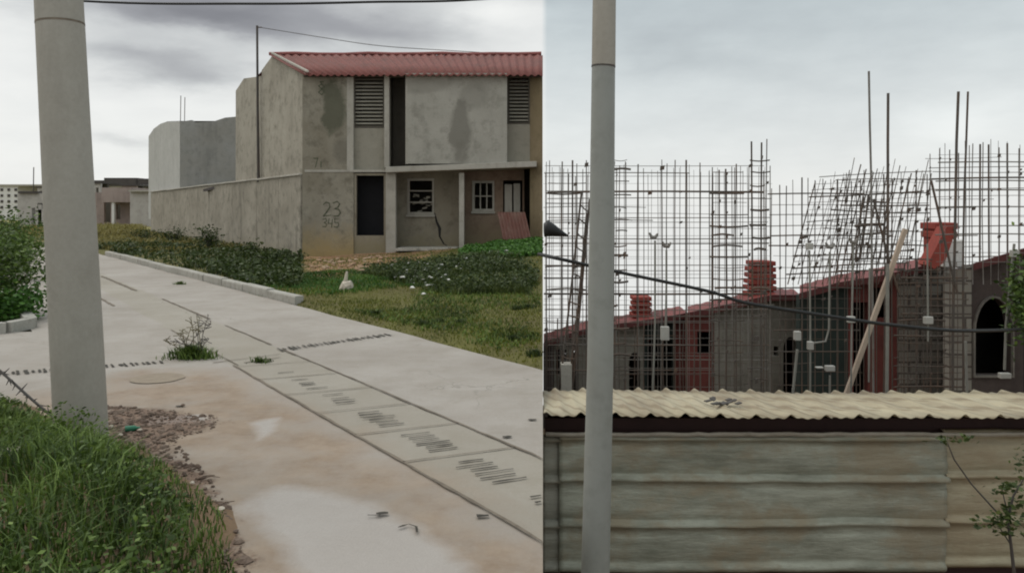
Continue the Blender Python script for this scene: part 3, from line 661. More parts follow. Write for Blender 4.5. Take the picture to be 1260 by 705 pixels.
for i, (px, py, Y, h, r, n) in enumerate([(214, 300, 33, .6, .5, 500), (258, 312, 28, .75, .5, 600), (300, 322, 24.5, .38, .7, 500), (345, 330, 20.8, .30, .7, 600), (178, 300, 37, .4, .9, 500)]):
    c = P(px, py, Y); z = float(h_left(c[0], c[1]))
    shrub((c[0], c[1], z), h, r, n, .09, M_grassd, ['low dark shrub against the wall, second from the far end', 'upright dark shrub with a forked top against the middle of the long wall',
          'spreading low shrub at wall foot below the thin dark mast', 'widest low dark shrub near the house corner and kerb end', 'farthest low shrub at the end of the long wall'][i], group='shrubs along the boundary wall', tb=-.15)
# left edge bushes
for i, (px, py, Y, h, r, n, lab) in enumerate([(-22, 400, 11.2, 1.15, .75, 5200, 'large dark green bush above the kerb corner at left edge'),
        (-5, 340, 17, 1.05, .9, 4200, 'dark bush behind the kerb corner bush, second in the row'), (0, 305, 28, 1.3, 1.2, 3000, 'distant green bush in front of the white apartment block'),
        (22, 398, 10.9, .35, .45, 1800, 'low bright green weed clump at the kerb corner'), (14, 330, 19, .8, .6, 1500, 'small bush with a sprig reaching over the left road edge')]):
    c = P(px, py, Y); shrub((c[0], c[1], 0), h, r, n, .07 if i != 2 else .12, M_grass if i != 3 else M_bright, lab, 'bush', 'bushes along the left road edge')
# weed plant in the road
def road_weed(px, py, h, n, label, tall=True):
    c = G(px, py); t = thing('weed_plant', (c[0], c[1], 0), label, 'weed')
    k = n; ang = RNG.uniform(0, 6.28, k); rr = np.abs(RNG.normal(0, .5, k))*.24*(h/.5+.3)
    blades('leaf_tuft', c[0]+np.cos(ang)*rr, c[1]+np.sin(ang)*rr*.5, np.zeros(k), RNG.uniform(.04, .24, k)*(h/.5+.2)*np.exp(-rr*2.2), RNG.uniform(.003, .007, k), M_grass, 1.0, t, .15)
    if tall:
        for i in range(13):
            a_ = random.uniform(-1.2, 1.1); L = h*random.uniform(.7, 1.15); x0 = c[0]+random.uniform(-.12,.12)
            tip = (x0+math.sin(a_)*L*.75, c[1]+random.uniform(-.15,.15), math.cos(a_)*L); mid = (x0+math.sin(a_)*L*.3, c[1], math.cos(a_)*L*.6)
            mb = MB(); mb.tube([(x0, c[1], 0), mid, tip], [.005,.004,.0025], 4)
            for q in range(9):
                f_ = random.uniform(.45, 1); p0 = Vector(mid).lerp(Vector(tip), (f_-.45)/.55); dd = Vector((random.uniform(-.07,.07), random.uniform(-.05,.05), random.uniform(-.02,.05)))
                mb.tube([p0, p0+dd], [.003,.004], 4)
            mb.build('seed_stem', M_mast if i % 2 else M_leafsolid, t)
M_leafsolid = metal_paint('brown_stem', (.13,.11,.05), (.07,.05,.025), .5, .8)
road_weed(236, 441, .42, 900, 'bushy weed with brown seed stems growing through the road joint')
road_weed(320, 446, .12, 160, 'tiny grass tuft in the road right of the tall weed', False)
road_weed(222, 350, .14, 260, 'small flat tuft on the road beside the kerb', False)

# pale litter, stump, turf tufts in the plot
def Lz(px, py, z0=.15):
    Y = (CZ-z0)*F/(py-HY); X = (px-630)/F*Y; return (X, Y, float(h_left(X, Y)))
mb = MB(); 
for i in range(90):
    c = Lz(random.gauss(512, 26), random.gauss(345, 6)) if i < 55 else Lz(random.gauss(570, 20), random.gauss(334, 4))
    pebble(mb, (c[0], c[1], c[2]+random.uniform(.03, .16)), random.uniform(.015, .05))
mb.build('scattered_rubbish', M_white, label='pale scraps of rubbish scattered through the dark weed patch', cat='rubbish', kind='stuff')
mb = MB()
for i in range(140):
    c = Lz(random.gauss(425, 28), random.gauss(328, 5), .1); pebble(mb, (c[0], c[1], c[2]-.005), random.uniform(.02, .08))
mb.build('soil_clods', weathered('red_clod', (.27,.15,.08), (.12,.07,.04), (.42,.32,.23), .4, 0, scale=3, seed=35), label='reddish clods and broken bits heaped at the house corner', cat='rubble', kind='stuff')
c = Lz(425, 362, .05); t = thing('tree_stump', c, 'pale cut stump with a stub branch at the grass edge', 'stump')
MB().tube([(c[0]-.02,c[1],c[2]-.03),(c[0]+.03,c[1],c[2]+.07),(c[0]+.12,c[1],c[2]+.10)], [.11,.12,.08], 9).build('trunk', M_rock, t)
MB().tube([(c[0]-.03,c[1],c[2]+.06),(c[0]+.01,c[1],c[2]+.2),(c[0]+.03,c[1],c[2]+.33)], [.04,.035,.02], 7).build('branch', M_rock, t)
for i, (px, py, s) in enumerate([(522, 401, .12), (541, 398, .10), (567, 399, .09), (649, 382, .13), (636, 383, .09), (632, 420, .08), (658, 438, .08), (463, 388, .07)]):
    c = Lz(px, py, .03); t = thing('grass_tuft', c, ['dark tuft nearest the road among the three in a row', 'middle tuft of the three in a row on the olive grass', 'right tuft of the three in a row on the olive grass', 'largest dark tuft near the right end of the plot',
        'small tuft just left of the largest dark tuft', 'lone tuft in the right part of the olive grass', 'tuft closest to the terrace edge near the road', 'small tuft near the pale scrap and kerb end'][i], 'grass tuft', 'tufts dotted over the plot')
    k = 150; a_ = RNG.uniform(0, 6.28, k); r_ = RNG.uniform(0, s, k)
    blades('leaf_tuft', c[0]+np.cos(a_)*r_, c[1]+np.sin(a_)*r_, np.full(k, c[2]), RNG.uniform(.03, .09, k), RNG.uniform(.004, .008, k), M_grassd, .8, t, -.2)

# ---------------------------------------------------------------- left concrete pole
base = (G(97, 547)[0], 5.15, 0.0)
t = thing('utility_pole', base, 'thick round concrete utility pole leaning slightly left, near camera', 'utility pole')
def poly_at(z): return (base[0]-.052*z, 5.15, z)
MB().tube([poly_at(-.1), poly_at(.6), poly_at(1.4), poly_at(2.2), poly_at(2.79)], [.162,.160,.155,.149,.146], 40).build('lower_shaft', M_pole, t, True)
MB().tube([poly_at(2.787), poly_at(2.80)], [.1475,.1475], 40).build('joint_ring', M_joint, t, True)
MB().tube([poly_at(2.80), poly_at(4.5), poly_at(7.0)], [.146,.135,.12], 40).build('upper_shaft', M_pole, t, True)
# barbed wire running to the pole foot
mb = MB(); pp = [P(-60, 425, 5.6), P(0, 456, 5.5), P(40, 492, 5.4), P(76, 522, 5.3)]; mb.tube(pp, .009, 6)
for i in range(16):
    f_ = i/16*2.95; k = int(f_); p = Vector(pp[k]).lerp(Vector(pp[k+1]), f_-k)
    for _ in range(3): mb.tube([p, p+Vector((random.uniform(-.045,.045), random.uniform(-.03,.03), random.uniform(-.045,.045)))], [.006,.002], 4)
mb.build('barbed_wire', M_mast, label='dark barbed wire strand running down to the concrete pole', cat='wire')
# overhead cable, mast and service wire
def cable(name, pts, r, mat, **kw):
    mb = MB(); P_ = [Vector(p) for p in pts]; out = []
    for i in range(len(P_)-1):
        p0, p1, p2, p3 = P_[max(i-1,0)], P_[i], P_[i+1], P_[min(i+2, len(P_)-1)]
        for j in range(8):
            u = j/8; out.append(.5*((2*p1)+(p2-p0)*u+(2*p0-5*p1+4*p2-p3)*u*u+(3*p1-p0-3*p2+p3)*u**3))
    out.append(P_[-1]); mb.tube(out, r, 6); return mb.build(name, mat, smooth=True, **kw)
cable('power_cable', [P(-300, -30, 11), P(90, 1, 11), P(300, 5, 11), P(450, 3, 11), P(620, -3, 11), P(900, -40, 11)], .018, M_black, label='black overhead cable sagging across the top of the sky', cat='cable')

# ---------------------------------------------------------------- main house, two storeys
YF = 23.4
fx = lambda px: (px-630)/F*YF
fz = lambda py, Y=YF: CZ-(py-HY)/F*Y
def sx(s): return -6.28-.657*s
HX = SEAM*YF-.01
ho = thing('terrace_house', (-3, YF+3, 0), 'unfinished two storey grey concrete house with red corrugated roof', 'house')
EAVE = fz(92)+.02
def front(u, v, d): return (u, YF+d, v)
# corner panel, flush with the ground-floor wall below it
MB().wall([(fx(372)+.0, -.3), (fx(435), -.3), (fx(435), fz(212)), (fx(427), fz(212)), (fx(427), EAVE), (fx(372), EAVE)], [], front, .15).build('corner_wall', M_wallA, ho)
MB().box(fx(427), fx(435), YF-.02, YF+.2, fz(212)+.002, EAVE).build('pilaster', M_trim, ho)
# string course
MB().box(fx(375), fx(478), YF-.012, YF+.1, fz(212), fz(209)).build('string_course', M_trim, ho)
# oblique gable wall
dirS = Vector((-.657, 1)).normalized(); nS = Vector((dirS.y, -dirS.x))      # inward normal (+x)
def gab(u, v, d): return (sx(u)+nS.x*d, YF+u+nS.y*d, v)
gp = [(.02, 2.5), (.02, EAVE+.02), (2.85, 6.80), (3.93, 6.50), (3.93, 6.30), (5.97, 6.56), (7.0, 6.25), (7.0, 2.5)]
MB().wall(gp, [], gab, .16).build('gable_wall', M_wallS, ho)
MB().add([], [])
mb = MB()   # pale verge along the sloping roof edge
a = Vector(gab(-.25, EAVE+.0, -.05)); b = Vector(gab(2.85, 6.87, -.05))
mb.prism([a, a+Vector((.07,0,0)), a+Vector((.07,0,.05)), a+Vector((0,0,.05))], b-a); mb.build('roof_verge', M_trim, ho)
# louvre opening and infill left
def louvre(px0, px1, py0, py1, Y, n, mat_frame):
    x0, x1 = (px0-630)/F*Y, (px1-630)/F*Y; z1, z0 = fz(py0, Y), fz(py1, Y)
    mb = MB(); mb.wall(rect(x0, x1, z0, z1), [rect(x0+.05, x1-.05, z0+.05, z1-.05)], lambda u, v, d: (u, Y+d, v), .08)
    fr_ = mb.build('louvre_frame', mat_frame, ho); mb = MB()
    for i in range(n):
        zc = z0+.07+(z1-z0-.14)*(i+.5)/n; mb.obox(((x0+x1)/2, Y+.05, zc), ((x1-x0)/2-.05,0,0), (0,.035,.03), (0,-.004,.005))
    mb.build('louvre_slats', M_pan, fr_); return fr_
MB().box(fx(435)+.001, fx(473), YF+.12, YF+.22, fz(209)+.001, fz(157)).build('infill_panel', M_pan, ho)
louvre(435.2, 473, 97, 157, YF+.1, 12, M_int)
MB().box(fx(473)+.001, fx(479), YF-.03, YF+.2, fz(206), EAVE).build('pillar', M_trim, ho)
# door opening with a foundation step below
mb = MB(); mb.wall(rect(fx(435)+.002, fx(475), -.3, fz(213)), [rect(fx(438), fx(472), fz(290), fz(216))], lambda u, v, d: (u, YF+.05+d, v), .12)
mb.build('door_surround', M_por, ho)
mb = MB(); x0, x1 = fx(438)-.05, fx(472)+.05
mb.box(x0, x1, YF+.55, YF+.59, fz(290)-.1, fz(216)+.1); dr = mb.build('doorway_shade', M_doorshade, ho)  # near-black panel paints the dark of the room behind the opening
MB().box(fx(475)+.002, fx(487), YF-.05, YF+.2, -.2, fz(213)).build('pillar', M_trim, ho)
MB().box(fx(565), fx(571), YF-.04, YF+.18, fz(310), fz(213)).build('pillar', M_trim, ho)
# ledge slab
mb = MB(); mb.prism([(fx(476), YF-.25, fz(213)), (fx(660), YF-.25, fz(206)), (fx(660), YF-.25, fz(206)+.17), (fx(476), YF-.25, fz(213)+.17)], (0, 1.25, 0)); bevel(mb.build('ledge_slab', M_trim, ho), .01)
# upper recess left of the bay
yb = YF+.9
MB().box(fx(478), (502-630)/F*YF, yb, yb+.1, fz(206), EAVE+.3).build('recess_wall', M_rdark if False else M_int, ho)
# projecting bay
MB().box(fx(502), fx(624), YF-.12, YF+1.0, fz(209)+.175, EAVE).build('upper_bay', M_bay, ho)
MB().box(fx(499.5), fx(502), YF-.10, YF+1.0, fz(209)+.172, EAVE-.01).build('bay_edge', M_trim, ho)
# upper right recess: louvre, panel, brown side wall
Yr = YF+.35
louvre(625, 652, 90, 153, Yr, 13, M_int)
MB().box(fx(624)+.002, (652-630)/F*Yr, Yr, Yr+.1, fz(207)+.172, fz(153, Yr)-.002).build('infill_panel', M_pan, ho)
mb = MB(); mb.prism([((652-630)/F*Yr+.002, Yr, .2), (HX, YF+.0, .2), (HX, YF+.0, EAVE), ((652-630)/F*Yr+.002, Yr, EAVE)], (0, .12, 0)); mb.build('end_pier', M_tan, ho)
# ground-floor porch bays
Yp = YF+1.0
pX = lambda px: (px-630)/F*Yp
pZ = lambda py: fz(py, Yp)
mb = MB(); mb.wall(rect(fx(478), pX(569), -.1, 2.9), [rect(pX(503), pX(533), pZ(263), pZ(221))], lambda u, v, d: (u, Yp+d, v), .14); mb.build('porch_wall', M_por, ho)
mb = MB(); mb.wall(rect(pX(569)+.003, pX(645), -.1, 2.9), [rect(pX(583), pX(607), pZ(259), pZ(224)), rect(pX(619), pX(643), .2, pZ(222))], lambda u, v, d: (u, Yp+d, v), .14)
mb.build('porch_wall', weathered('porch_rosy', (.20,.135,.095), (.10,.065,.045), (.25,.19,.14), .45, .4, base_band=(.5,1.3,(.20,.165,.10)), seed=40), ho)
MB().box(fx(567), fx(569.5), YF+.18, Yp, .1, fz(213)).build('party_wall', M_por, ho)
def window(px0, px1, py0, py1, cols, rows, sill=True):
    x0, x1, z1, z0 = pX(px0), pX(px1), pZ(py0), pZ(py1)
    mb = MB(); mb.wall(rect(x0-.05, x1+.03, z0-.03, z1+.03), [rect(x0+.03, x1-.03, z0+.05, z1-.04)], lambda u, v, d: (u, Yp-.03+d, v), .10)
    w_ = mb.build('window', M_trim, ho); mb = MB()
    for i in range(1, cols): mb.box(x0+(x1-x0)*i/cols-.02, x0+(x1-x0)*i/cols+.02, Yp+.01, Yp+.04, z0+.05, z1-.04)
    for j in range(1, rows): mb.box(x0+.03, x1-.03, Yp+.005, Yp+.045, z0+(z1-z0)*j/rows-.02, z0+(z1-z0)*j/rows+.02)
    mb.build('window_bars', M_trim, w_)
    if sill: MB().box(x0-.08, x1+.06, Yp-.07, Yp+.02, z0-.10, z0-.033).build('sill', M_trim, w_)
    return w_
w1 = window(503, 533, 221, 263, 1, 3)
mb = MB()
for i in range(14):
    mb = MB(); c = (random.uniform(pX(508), pX(528)), Yp+.12, random.uniform(pZ(261), pZ(238))); mb.obox(c, (random.uniform(.05,.1),0,random.uniform(-.02,.02)), (0,.02,0), (0,0,random.uniform(.02,.04))); mb.build('broken_slat', M_pan, w1)
w2 = window(583, 607, 224, 259, 3, 2)
# plywood leaf in the second doorway
mb = MB(); mb.box(pX(621), pX(630), Yp+.03, Yp+.07, .4, pZ(227)); mb.box(pX(632), pX(640), Yp+.05, Yp+.09, .4, pZ(226)); mb.build('plank_door', M_trim, ho)
# crack in the porch wall
mb = MB(); pts = [(pX(535), pZ(262)), (pX(537), pZ(272)), (pX(541), pZ(281)), (pX(541), pZ(291)), (pX(546), pZ(300)), (pX(555), pZ(306))]; wd = [.02,.07,.10,.06,.05,.02]
vs = []
for (u, v), w_ in zip(pts, wd): vs += [(u-w_*.5, Yp-.004, v), (u+w_*.5, Yp-.004, v)]
mb.add(vs, [(2*i, 2*i+1, 2*i+3, 2*i+2) for i in range(5)]); mb.build('wall_crack', M_void, ho)
# porch floor slab with a broken edge
mb = MB(); n = 26; top = []
for i in range(n+1):
    u = fx(489)+(fx(563)-fx(489))*i/n; top.append((u, YF-.45+random.uniform(-.07, .07)+(.3 if i > 22 else 0), fz(305)+.012*i/n))
vs = []
for p in top: vs += [p, (p[0], Yp, p[2]), (p[0], p[1], p[2]-.07), (p[0], Yp, p[2]-.07)]
fs = []
for i in range(n):
    a_ = 4*i; fs += [(a_, a_+4, a_+5, a_+1), (a_, a_+2, a_+6, a_+4), (a_+2, a_+3, a_+7, a_+6)]
mb.add(vs, fs); mb.build('porch_slab', M_trim, ho)
MB().box(fx(489), fx(560), YF-.1, YF+.0, -.1, fz(305)-.08).build('slab_void_shade', M_void, ho)  # dark box put in for the shade beneath the slab
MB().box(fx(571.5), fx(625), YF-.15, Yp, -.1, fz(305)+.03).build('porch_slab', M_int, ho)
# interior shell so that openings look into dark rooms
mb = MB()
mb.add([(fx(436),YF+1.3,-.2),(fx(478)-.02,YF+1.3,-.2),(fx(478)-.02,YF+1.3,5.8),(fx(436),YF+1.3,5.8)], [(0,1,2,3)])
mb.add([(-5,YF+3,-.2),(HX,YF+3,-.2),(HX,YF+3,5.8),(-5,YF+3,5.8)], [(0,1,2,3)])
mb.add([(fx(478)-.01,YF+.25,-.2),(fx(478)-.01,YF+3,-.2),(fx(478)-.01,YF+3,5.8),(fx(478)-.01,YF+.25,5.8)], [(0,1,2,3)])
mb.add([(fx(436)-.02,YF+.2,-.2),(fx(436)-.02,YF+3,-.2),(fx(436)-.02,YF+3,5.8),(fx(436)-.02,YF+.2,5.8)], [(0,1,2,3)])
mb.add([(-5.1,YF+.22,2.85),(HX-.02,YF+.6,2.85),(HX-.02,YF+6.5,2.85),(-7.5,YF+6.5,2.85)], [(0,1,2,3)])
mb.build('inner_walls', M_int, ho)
mb = MB(); mb.add([(HX,YF+.1,0),(SEAM*30.3-.01,30.3,-1),(SEAM*30.3-.01,30.3,6.2),(SEAM*26.2-.012,26.2,6.75),(HX,YF+.1,EAVE)], [(0,1,2,3,4)])
mb.add([(sx(7)+.2,30.38,-.2),(SEAM*30.4-.02,30.38,-1),(SEAM*30.4-.02,30.38,6.0),(sx(7)+.2,30.38,6.0)], [(0,1,2,3)]); mb.build('rear_walls', M_wallS, ho)
# corrugated roof
def wavy_roof(nx, per, amp, ss, zs, left, right, mat, name, parent, smooth=True, thick=.012):
    vs = []; fs = []; m = len(ss)
    for j, (s_, z_) in enumerate(zip(ss, zs)):
        xl, xr = left(s_), right(s_)
        for i in range(nx+1):
            f_ = i/nx; vs.append((xl+(xr-xl)*f_, s_, z_+amp*math.sin(2*math.pi*(f_*(right(ss[0])-left(ss[0]))/per))))
    for j in range(m-1):
        for i in range(nx): k = j*(nx+1)+i; fs.append((k, k+1, k+nx+2, k+nx+1))
    mb = MB(); mb.add(vs, fs); o = mb.build(name, mat, parent, smooth); md = o.modifiers.new('sol', 'SOLIDIFY'); md.thickness = thick; return o
zr = lambda y: EAVE+.03+(y-YF)*(6.84-EAVE-.03)/2.85
rf = wavy_roof(430, .21, .026, [YF-.32, YF+1.2, YF+2.4, YF+2.85], [zr(YF-.32), zr(YF+1.2)-.01, zr(YF+2.4), 6.84], lambda y: sx(y-YF)-.12, lambda y: SEAM*y-.005, M_red, 'roof', ho)
wavy_roof(430, .21, .035, [YF+2.86, YF+5, YF+7.1], [6.835, 6.5, 6.15], lambda y: sx(y-YF)+.2, lambda y: SEAM*y-.02, M_red, 'rear_roof', ho)
mb = MB(); pts = []
for i in range(12):
    f_ = i/11; pts.append((sx(2.85)-.1+(SEAM*26.2-.05-sx(2.85)+.1)*f_, YF+2.85, 6.86+random.uniform(-.015, .03)))
mb.tube(pts, .06, 8); mb.build('ridge_cap', metal_paint('ridge', (.26,.09,.08), (.14,.05,.045), .5, .7), ho)
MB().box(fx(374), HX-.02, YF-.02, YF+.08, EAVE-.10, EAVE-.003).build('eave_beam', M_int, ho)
# painted graffiti strokes
def strokes(lines, w, name):
    mb = MB()
    for ln in lines:
        ln = [(fx(a_), fz(b_)) for a_, b_ in ln]
        for (a_, b_), (c_, d_) in zip(ln[:-1], ln[1:]):
            v = Vector((c_-a_, d_-b_)); v = v.normalized() if v.length > 1e-6 else Vector((1,0)); p = Vector((-v.y, v.x))*w*.5*random.uniform(.7,1.2); e_ = v*w*.3
            q = [(a_-e_.x+p.x, YF-.004, b_-e_.y+p.y), (a_-e_.x-p.x, YF-.004, b_-e_.y-p.y), (c_+e_.x-p.x, YF-.004, d_+e_.y-p.y), (c_+e_.x+p.x, YF-.004, d_+e_.y+p.y)]
            mb.prism(q, (0, .003+random.uniform(0,.0008), 0))
    return mb.build(name, M_paint, ho)
strokes([[(398,252),(401,249),(405,250),(406,255),(402,261),(398,266),(407,265)], [(410,250),(415,248),(418,251),(416,255),(412,257),(417,258),(419,262),(416,266),(411,266)]], .034, 'graffiti')
strokes([[(397,270),(401,269),(402,272),(399,274),(402,276),(401,279),(397,279)], [(405,269),(404,275),(409,275)], [(409,270),(408,280)], [(417,269),(412,269),(412,274),(416,274),(417,277),(415,280),(411,279)]], .026, 'graffiti')
strokes([[(386,195),(391,195),(388,206)], [(395,199),(395,206)]], .035, 'graffiti')
strokes([[(396,104),(392,106),(396,110),(399,107),(396,104),(394,101),(398,101)], [(396,110),(392,114),(396,117),(399,113),(396,110)]], .03, 'graffiti')
# leaning red corrugated sheet
t = thing('corrugated_sheet', P(635, 302, YF-.4), 'rusty red corrugated sheet leaning against the porch at the right', 'metal sheet')
mb = MB(); n = 60; tl, tr_, bl, br_ = [Vector(P(*q)) for q in ((612, 261, YF-.06), (646, 261, YF-.06), (620, 301, YF-.55), (655, 300, YF-.55))]
vs = []
for j in range(5):
    for i in range(n+1):
        f_ = i/n; p = (tl.lerp(tr_, f_)).lerp(bl.lerp(br_, f_), j/4); vs.append((p.x, p.y-.03*math.sin(2*math.pi*f_*8.5), p.z))
mb.add(vs, [(j*(n+1)+i, j*(n+1)+i+1, (j+1)*(n+1)+i+1, (j+1)*(n+1)+i) for j in range(4) for i in range(n)])
o = mb.build('sheet', M_redsheet, t, True); o.modifiers.new('s', 'SOLIDIFY').thickness = .01

# ---------------------------------------------------------------- boundary wall, mast
t = thing('boundary_wall', (sx(12), YF+12, 0), 'long weathered concrete boundary wall running back from the house corner', 'wall')
def bw(u, v, d): return (sx(u)+nS.x*d-.13, YF+u+nS.y*d, v)
segs = [0, 1.9, 4.1, 7.0, 10.5, 14.4, 19.2, 24.0]
for i, (a_, b_) in enumerate(zip(segs[:-1], segs[1:])):
    zt = 2.62+random.uniform(-.02, .02)
    MB().wall([(a_+.012, -.3), (b_-.012, -.3), (b_-.012, zt+.03*(i > 3)), (a_+.012, zt)], [], bw, .17).build('wall_panel', M_wallB, t)
    mb = MB(); mb.prism([bw(a_+.0, zt+.002+.03*(i > 3), -.05), bw(b_, zt+.03*(i > 3)+.002, -.05), bw(b_, zt+.03*(i > 3)+.002, .22), bw(a_, zt+.002+.03*(i > 3), .22)], (0, 0, .06)); bevel(mb.build('coping', M_trim, t), .01)
MB().box(sx(24)-.05, sx(24)+3, YF+24.0, YF+24.15, -.3, 2.6).build('return_wall', M_wallB, t)
s_ = 3.9; c = (sx(s_)-.12, YF+s_, 2.5)
t = thing('mast', c, 'thin dark metal mast standing on top of the boundary wall beside the house', 'mast')
ztop = CZ+(HY-32)/F*(YF+s_)
MB().tube([(c[0],c[1],2.55),(c[0]-.03,c[1],5),(c[0]-.05,c[1],ztop)], [.055,.045,.04], 8).build('pole', M_mast, t)
MB().tube([(c[0]-.05,c[1],ztop-.06),(c[0]+.12,c[1],ztop-.06)], .02, 6).build('bracket', M_mast, t)
cable('service_wire', [(c[0]+.05, c[1], ztop-.06), P(400, 47, 27), P(470, 57, 26.8), P(560, 63, 26.5), P(645, 68, 26.3)], .012, M_mast, label='thin wire sagging from the mast top to the roof ridge', cat='cable')

# ---------------------------------------------------------------- second house behind, far buildings
t = thing('grey_house', (-15, 42, 0), 'plain grey windowless concrete block house rising behind the boundary wall', 'house')
Y2_ = 40.; f2 = lambda px: (px-630)/F*Y2_; z2 = lambda py: fz(py, Y2_)
MB().wall([(sx(16.6), 1), (f2(300), 1), (f2(300), z2(143)), (f2(277), z2(145)), (f2(262), z2(150)), (f2(240), z2(151)), (f2(236), z2(148)), (sx(16.6), z2(150))], [], lambda u, v, d: (u, Y2_+d, v), .2).build('front_wall', M_blk, t)
def gb(u, v, d): return (sx(u)+nS.x*d-.01, YF+u+nS.y*d, v)
def zS(px, py):   # z on the oblique line for a pixel
    r_ = (px-630)/F; s__ = (-6.28-r_*YF)/(r_+.657); return s__, CZ-(py-HY)/F*(YF+s__)
q_ = [zS(183, 168), zS(189, 159), zS(197, 153), zS(206, 150), zS(221.5, 149.5)]
MB().wall([(q_[0][0], 1)]+q_+[(q_[-1][0], 1)], [], gb, .2).build('side_wall', M_blkL, t)
rp = [Vector(gb(u, v, .0)) for u, v in q_]; mb = MB(); vs = []
for p in rp: vs += [p+Vector((.02,0,.015)), Vector((p.x+7, p.y, p.z+.0+.015))]
mb.add(vs, [(2*i, 2*i+1, 2*i+3, 2*i+2) for i in range(4)]); mb.build('roof', M_fardark, t)
a_ = P(218, 150, 40.5)
for px, py in ((222, 118), (227, 120)):
    tt = thing('rebar_rod', P(px, 150, 40.5), 'bare rod sticking up from the grey block house roof, %s of the two' % ('left' if px == 222 else 'right'), 'rod', 'rods on the grey house roof')
    MB().tube([P(px, 151, 40.5), P(px+.5, py, 40.5)], .02, 5).build('rod', M_rebar, tt)
mb = MB(); p0, p1 = Vector(P(250, 233, 34)), Vector(P(295, 221, 31)); mb.prism([p0, p1, p1+Vector((0,0,-.16)), p0+Vector((0,0,-.1))], (2.2, 1.6, .3))
mb.build('lean_to_roof', M_fardark, label='dark lean-to roof edge showing over the boundary wall between the two houses', cat='roof')

def farbox(px0, px1, py0, py1, Y, dep=8): return MB().box((px0-630)/F*Y, (px1-630)/F*Y, Y, Y+dep, fz(py1, Y), fz(py0, Y))
t = thing('ruined_building', P(145, 275, 75), 'low unfinished pinkish building with an upper box above a dark opening', 'building')
def fw(px0, px1, py0, py1, Y, holes, name, mat, t, dep=.3):
    MB().wall([((px0-630)/F*Y, fz(py1, Y)), ((px1-630)/F*Y, fz(py1, Y)), ((px1-630)/F*Y, fz(py0, Y)), ((px0-630)/F*Y, fz(py0, Y))],
        [[((a-630)/F*Y, fz(d, Y)), ((b-630)/F*Y, fz(d, Y)), ((b-630)/F*Y, fz(c, Y)), ((a-630)/F*Y, fz(c, Y))] for a, b, c, d in holes], lambda u, v, d_: (u, Y+d_, v), dep).build(name, mat, t)
fw(60, 160, 237, 280, 75, [(128, 136, 249, 274), (143, 148, 252, 270), (84, 95, 250, 268)], 'wall', M_farpink, t)
farbox(125, 161, 231, 249, 73.5, 6).build('upper_box', M_farpink, t)
MB().box((137.3-630)/F*73.6, (140.5-630)/F*73.6, 73.6, 73.9, -.2, fz(249, 73.6)).build('post', M_farwhite, t)
MB().box((60-630)/F*78, (162-630)/F*78, 79, 79.3, -.2, fz(240, 78)).build('rear_wall', M_int, t)
t = thing('pale_building', P(178, 275, 70), 'plain pale building half hidden by the end of the boundary wall', 'building')
farbox(160, 200, 236, 279, 72).build('wall', M_far, t); farbox(158, 202, 234, 236, 71.6, 9).build('parapet', M_trim, t)
t = thing('row_of_roofs', P(150, 240, 100), 'long row of dark roofed dwellings with white walls on the horizon', 'building')
farbox(60, 190, 226, 280, 100).build('wall', M_farwhite, t); farbox(58, 108, 224, 229, 99.5, 9).build('roof', M_fardark, t)
farbox(105, 142, 222, 226, 99.6, 9).build('roof', M_fardark, t); farbox(128, 168, 219, 229, 99.3, 9).build('roof', M_fardark, t)
farbox(168, 192, 220, 232, 99.4, 9).build('roof', M_fardark, t); farbox(104, 110, 226, 240, 99.7, 1).build('window', M_fardark, t); farbox(118, 123, 228, 233, 99.8, .3).build('window', M_fardark, t)
for i, (a_, b_, c_, Y_, mt, lb) in enumerate([(108, 124, 226, 88, M_far, 'pale narrow unfinished dwelling right beside the concrete pole on the horizon'), (150, 168, 229, 86, M_farpink, 'rosy unfinished dwelling behind the plain pale building'),
        (172, 186, 227, 90, M_blkL, 'light grey dwelling behind the end of the boundary wall'), (46, 60, 231, 84, M_far, 'beige dwelling with dark window left of the concrete pole')]):
    t = thing('dwelling', P((a_+b_)/2, 275, Y_), lb, 'building', 'small dwellings on the horizon')
    w_ = (b_-a_); fw(a_, b_, c_, 277, Y_, [(a_+w_*.2, a_+w_*.42, c_+4, c_+10), (a_+w_*.6, a_+w_*.82, c_+5, c_+13)], 'wall', mt, t)
    MB().box((a_-.5-630)/F*Y_, (b_+.5-630)/F*Y_, Y_-.2, Y_+5, fz(c_, Y_)+.002, fz(c_-1.5, Y_)).build('roof', M_fardark, t)
    MB().box((a_-630)/F*Y_, (b_-630)/F*Y_, Y_+1.5, Y_+1.8, -.2, fz(c_, Y_)).build('inner_wall', M_int, t)
t = thing('derelict_house', P(40, 282, 64), 'derelict roofless beige house at the far left end of the road', 'house')
fw(22, 62, 238, 283, 64, [(39, 43.5, 256, 283), (47, 51, 252, 283), (46, 57, 250, 258)], 'wall', M_far, t)
farbox(22, 46, 235.5, 238, 63.8, 4).build('parapet', M_fardark, t); MB().box((22-630)/F*64, (64-630)/F*64, 67, 67.3, -.2, fz(240, 64)).build('rear_wall', M_int, t)
MB().box((22-630)/F*64, (22-630)/F*64+.3, 64.3, 67, -.2, fz(238, 64)).build('side_wall', M_far, t)
MB().tube([P(41, 238, 64), P(41.5, 206, 64)], .04, 5).build('antenna', M_mast, t)
t = thing('apartment_block', P(10, 262, 120), 'white four storey apartment block with rows of dark windows, far left', 'apartment block')
farbox(-40, 21.5, 229, 275, 120, 12).build('wall', M_farwhite, t)
for c_ in range(7):
    for r_ in range(4):
        px = -34+c_*8.6; py = 232+r_*7.2
        MB().box((px-630)/F*119.9, (px+3-630)/F*119.9, 119.9, 120.02, fz(py+3.2, 120), fz(py, 120)).build('window', M_fardark, t)
farbox(-42, 62, 227, 229, 119.7, 13).build('roof', M_trim, t); farbox(22, 64, 229, 275, 125, 8).build('rear_wing', M_farwhite, t)

